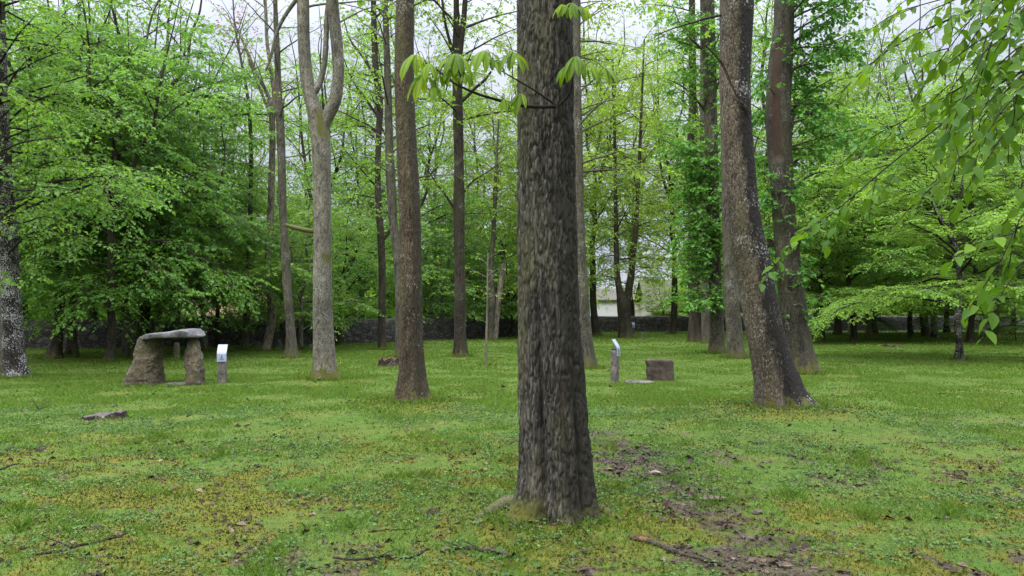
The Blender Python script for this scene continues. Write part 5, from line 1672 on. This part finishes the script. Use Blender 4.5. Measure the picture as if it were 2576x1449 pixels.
# ------------------------------------------------------------------ park wall and houses behind it
m, nt = new_mat('field stone wall')
oc = objcoord(nt)
vo = N(nt, 'ShaderNodeTexVoronoi', {'Vector': objcoord(nt, (1, 1, 1.6)), 'Scale': 3.2}, feature='F1')
ve = N(nt, 'ShaderNodeTexVoronoi', {'Vector': objcoord(nt, (1, 1, 1.6)), 'Scale': 3.2}, feature='DISTANCE_TO_EDGE')
nn = noise(nt, oc, 9, 6, 0.7)
c = mix(nt, nn, (0.022, 0.02, 0.018), (0.105, 0.098, 0.088))
c = mix(nt, 0.5, c, N(nt, 'ShaderNodeRGBToBW', {0: vo.outputs['Color']}).outputs[0], 'OVERLAY')
c = mix(nt, 1.0, c, ramp(nt, ve.outputs['Distance'], [(0.0, 0.35), (0.12, 1.0)]), 'MULTIPLY')
finish(nt, c, 0.92, 0.15, math_(nt, 'ADD', nn, ve.outputs['Distance']), 0.9, 0.05)
M_FIELD = m

wall_line = [(-34.0, 30.0), (-22.0, 33.0), (-9.5, 39.0), (-1.0, 49.0), (5.0, 60.5), (14.5, 63.5), (30.0, 66.0), (60.0, 66.0)]
wp = smooth_path(np.array([(x, y, 0.0) for x, y in wall_line]), 180)
T = norm(np.gradient(wp, axis=0))
Nn = np.stack([-T[:, 1], T[:, 0], 0 * T[:, 0]], 1)
prof = [(-0.24, -0.2), (-0.24, 0.35), (-0.23, 0.8), (-0.22, 1.16), (-0.17, 1.24), (0, 1.27), (0.17, 1.24), (0.22, 1.16), (0.24, -0.2)]
V = []
for o_, z in prof:
    dz = (0.10 * (fbm(wp[:, 0] * 1.1, wp[:, 1] * 1.1, None, 3, 4) - 0.5) if z > 1 else 0)
    row = wp + Nn * o_
    row[:, 2] = z + dz
    row += Nn * ((fbm(wp[:, 0] * 2.5, wp[:, 1] * 2.5, np.full(180, z * 2.5), 3, 6) - 0.5) * 0.10)[:, None]
    V.append(row)
V = np.stack(V, 1)
kk = len(prof)
i = np.arange(179)[:, None] * kk
k = np.arange(kk - 1)[None]
Fq = np.stack([i + k, i + k + 1, i + kk + k + 1, i + kk + k], -1).reshape(-1, 4)
wall = link('stone_wall', make_mesh('stone_wall', V.reshape(-1, 3), Fq, [M_FIELD], smooth=True))
tag(wall, 'low dark field stone wall closing off the park at the back', 'wall')

m, nt = new_mat('white render')
nn = noise(nt, objcoord(nt), 1.5, 5, 0.6)
finish(nt, mix(nt, nn, (0.34, 0.335, 0.32), (0.46, 0.455, 0.44)), 0.9, 0.2)
M_WHITE = m
m, nt = new_mat('beige render')
nn = noise(nt, objcoord(nt), 1.5, 5, 0.6)
finish(nt, mix(nt, nn, (0.25, 0.235, 0.2), (0.36, 0.345, 0.31)), 0.9, 0.2)
M_BEIGE = m
m, nt = new_mat('dark timber')
finish(nt, (0.05, 0.038, 0.03), 0.8, 0.2)
M_TIMBER = m


def roof_mat(name, a, b):
    m, nt = new_mat(name)
    tc = nt.nodes.new('ShaderNodeTexCoord')
    br = N(nt, 'ShaderNodeTexBrick', {'Vector': N(nt, 'ShaderNodeMapping', {'Vector': tc.outputs['Object'], 'Rotation': (R(90), 0, 0)}).outputs[0], 'Color1': rgba(a), 'Color2': rgba(b), 'Mortar': rgba(tuple(x * .4 for x in a)), 'Scale': 2.2, 'Mortar Size': 0.02})
    finish(nt, mix(nt, noise(nt, tc.outputs['Object'], 3, 4), br.outputs['Color'], tuple(x * .8 for x in b)), 0.85, 0.2)
    return m


M_ROOFG = roof_mat('mossy grey tiles', (0.055, 0.055, 0.04), (0.085, 0.08, 0.055))
M_ROOFR = roof_mat('faded red tiles', (0.2, 0.11, 0.08), (0.27, 0.155, 0.115))
m, nt = new_mat('window glass')
finish(nt, (0.03, 0.035, 0.045), 0.1, 0.5)
M_GLASS = m


def house(name, label, x0, x1, y, depth, eave, ridge, wallm, roofm, over=0.5, wins=()):
    root = empty(name, ((x0 + x1) / 2, y, 0))
    tag(root, label, 'house')
    w = (x1 - x0) / 2
    V = np.array([(-w, 0, -.2), (w, 0, -.2), (w, depth, -.2), (-w, depth, -.2), (-w, 0, eave), (w, 0, eave), (w, depth, eave), (-w, depth, eave), (-w, depth / 2, ridge - .15), (w, depth / 2, ridge - .15)])
    link('house_wall', make_mesh('house_wall', V, [np.array([(0, 1, 5, 4), (2, 3, 7, 6), (1, 2, 6, 5), (3, 0, 4, 7)]), np.array([(5, 6, 9), (7, 4, 8)])], [wallm]), root)
    s = (ridge - eave) / (depth / 2)
    e = eave - over * s + 0.05
    R1 = []
    for sgn, yy in ((1, -over), (-1, depth + over)):
        a = np.array([(-w - over, yy, e), (w + over, yy, e), (w + over, depth / 2, ridge), (-w - over, depth / 2, ridge)])
        b_ = a + np.array([0, 0, 0.14])
        R1.append(np.vstack([a, b_]))
    V = np.vstack(R1)
    bx_ = np.array([(0, 3, 2, 1), (4, 5, 6, 7), (0, 1, 5, 4), (1, 2, 6, 5), (2, 3, 7, 6), (3, 0, 4, 7)])
    link('roof', make_mesh('roof', V, np.vstack([bx_, bx_ + 8]), [roofm]), root)
    for wx, wz, ww, wh in wins:
        V, Fq = box((wx - ww / 2 - .08, -0.05, wz - .08), (wx + ww / 2 + .08, 0.03, wz + wh + .08))
        f = link('window', make_mesh('window', V, Fq, [M_TIMBER]), root)
        V, Fq = box((wx - ww / 2, -0.065, wz), (wx + ww / 2, 0.0, wz + wh))
        link('pane', make_mesh('pane', V, Fq, [M_GLASS]), f)
    return root


a, b_ = at(1640, 785, 84), at(1830, 785, 84)
house('house', 'beige house with a mossy tiled roof behind the right part of the stone wall', a[0], b_[0], 84, 9, 2.05, 5.2, M_BEIGE, M_ROOFG, 0.7, [(-2.4, 0.6, .9, 1.0), (1.8, .6, .9, 1.0)])
a, b_ = at(1470, 785, 92), at(1628, 785, 92)
house('house', 'white low outbuilding behind the stout far tree', a[0], b_[0], 92, 8, 3.0, 4.4, M_WHITE, M_ROOFG, 0.3, [])
a, b_ = at(470, 785, 52), at(650, 785, 52)
house('house', 'house with faded red tiled roof beyond the dark wall at left', a[0], b_[0], 52, 7, 1.55, 3.5, M_TIMBER, M_ROOFR, 0.5, [(-1.2, 0.5, .8, .7)])
EXPOSURE = 0.82
# ------------------------------------------------------------------ sky, sun, camera
SUN_EL, SUN_AZ = R(52), R(215)        # high veiled sun behind the viewer's left shoulder
w = bpy.data.worlds.new('World')
sc.world = w
w.use_nodes = True
nt = w.node_tree
nt.nodes.clear()
sky = N(nt, 'ShaderNodeTexSky', sky_type='NISHITA')
sky.sun_disc = False
sky.sun_elevation = SUN_EL
sky.sun_rotation = SUN_AZ
sky.air_density = 1.0
sky.dust_density = 3.0
tc = nt.nodes.new('ShaderNodeTexCoord')
sep = N(nt, 'ShaderNodeSeparateXYZ', {0: tc.outputs['Generated']})
zf = math_(nt, 'MAXIMUM', sep.outputs[2], 0.0)
mp = N(nt, 'ShaderNodeMapping', {'Vector': tc.outputs['Generated'], 'Scale': (1, 1, 2.5)})
cn = noise(nt, mp.outputs[0], 2.6, 6, 0.6, 0.4)
cloud = ramp(nt, cn, [(0.3, (6.2, 6.7, 8.4)), (0.55, (7.9, 8.2, 9.5)), (0.75, (9.3, 9.4, 10.0))])
# overcast: low sky kept dim, unseen zenith boosted steeply to light the scene
grad = math_(nt, 'ADD', math_(nt, 'MULTIPLY', math_(nt, 'POWER', zf, 3.5), 8.0), 0.42)
cloud = N(nt, 'ShaderNodeVectorMath', {0: cloud, 1: N(nt, 'ShaderNodeCombineXYZ', {0: grad, 1: grad, 2: grad}).outputs[0]}, operation='MULTIPLY').outputs[0]
colr = mix(nt, 0.88, sky.outputs[0], cloud)
bg = N(nt, 'ShaderNodeBackground', {'Color': colr, 'Strength': 0.12})
nt.links.new(bg.outputs[0], nt.nodes.new('ShaderNodeOutputWorld').inputs[0])

sun = bpy.data.lights.new('sun', 'SUN')
sun.energy = 1.5
sun.angle = R(20)
sun.color = (1.0, 0.96, 0.9)
so = link('sun', sun, None, (0, 0, 40))
sd = Vector((math.sin(SUN_AZ) * math.cos(SUN_EL), math.cos(SUN_AZ) * math.cos(SUN_EL), math.sin(SUN_EL)))
so.rotation_euler = sd.to_track_quat('Z', 'Y').to_euler()

cam = bpy.data.cameras.new('camera')
cam.sensor_width = 36
cam.lens = 36 * F / 2575
cam.clip_start = 0.05
cam.clip_end = 2000
co = link('camera', cam, None, (0, 0, CAMZ), (R(90) + PITCH, 0, 0))
sc.camera = co
sc.view_settings.view_transform = 'Standard'
sc.view_settings.look = 'None'
sc.view_settings.gamma = 1.0
sc.view_settings.exposure = EXPOSURE
sc.cycles.max_bounces = 7
sc.cycles.diffuse_bounces = 4
sc.cycles.glossy_bounces = 2
sc.cycles.transmission_bounces = 5
sc.cycles.transparent_max_bounces = 4
sc.cycles.sample_clamp_indirect = 8.0
sc.cycles.use_denoising = True
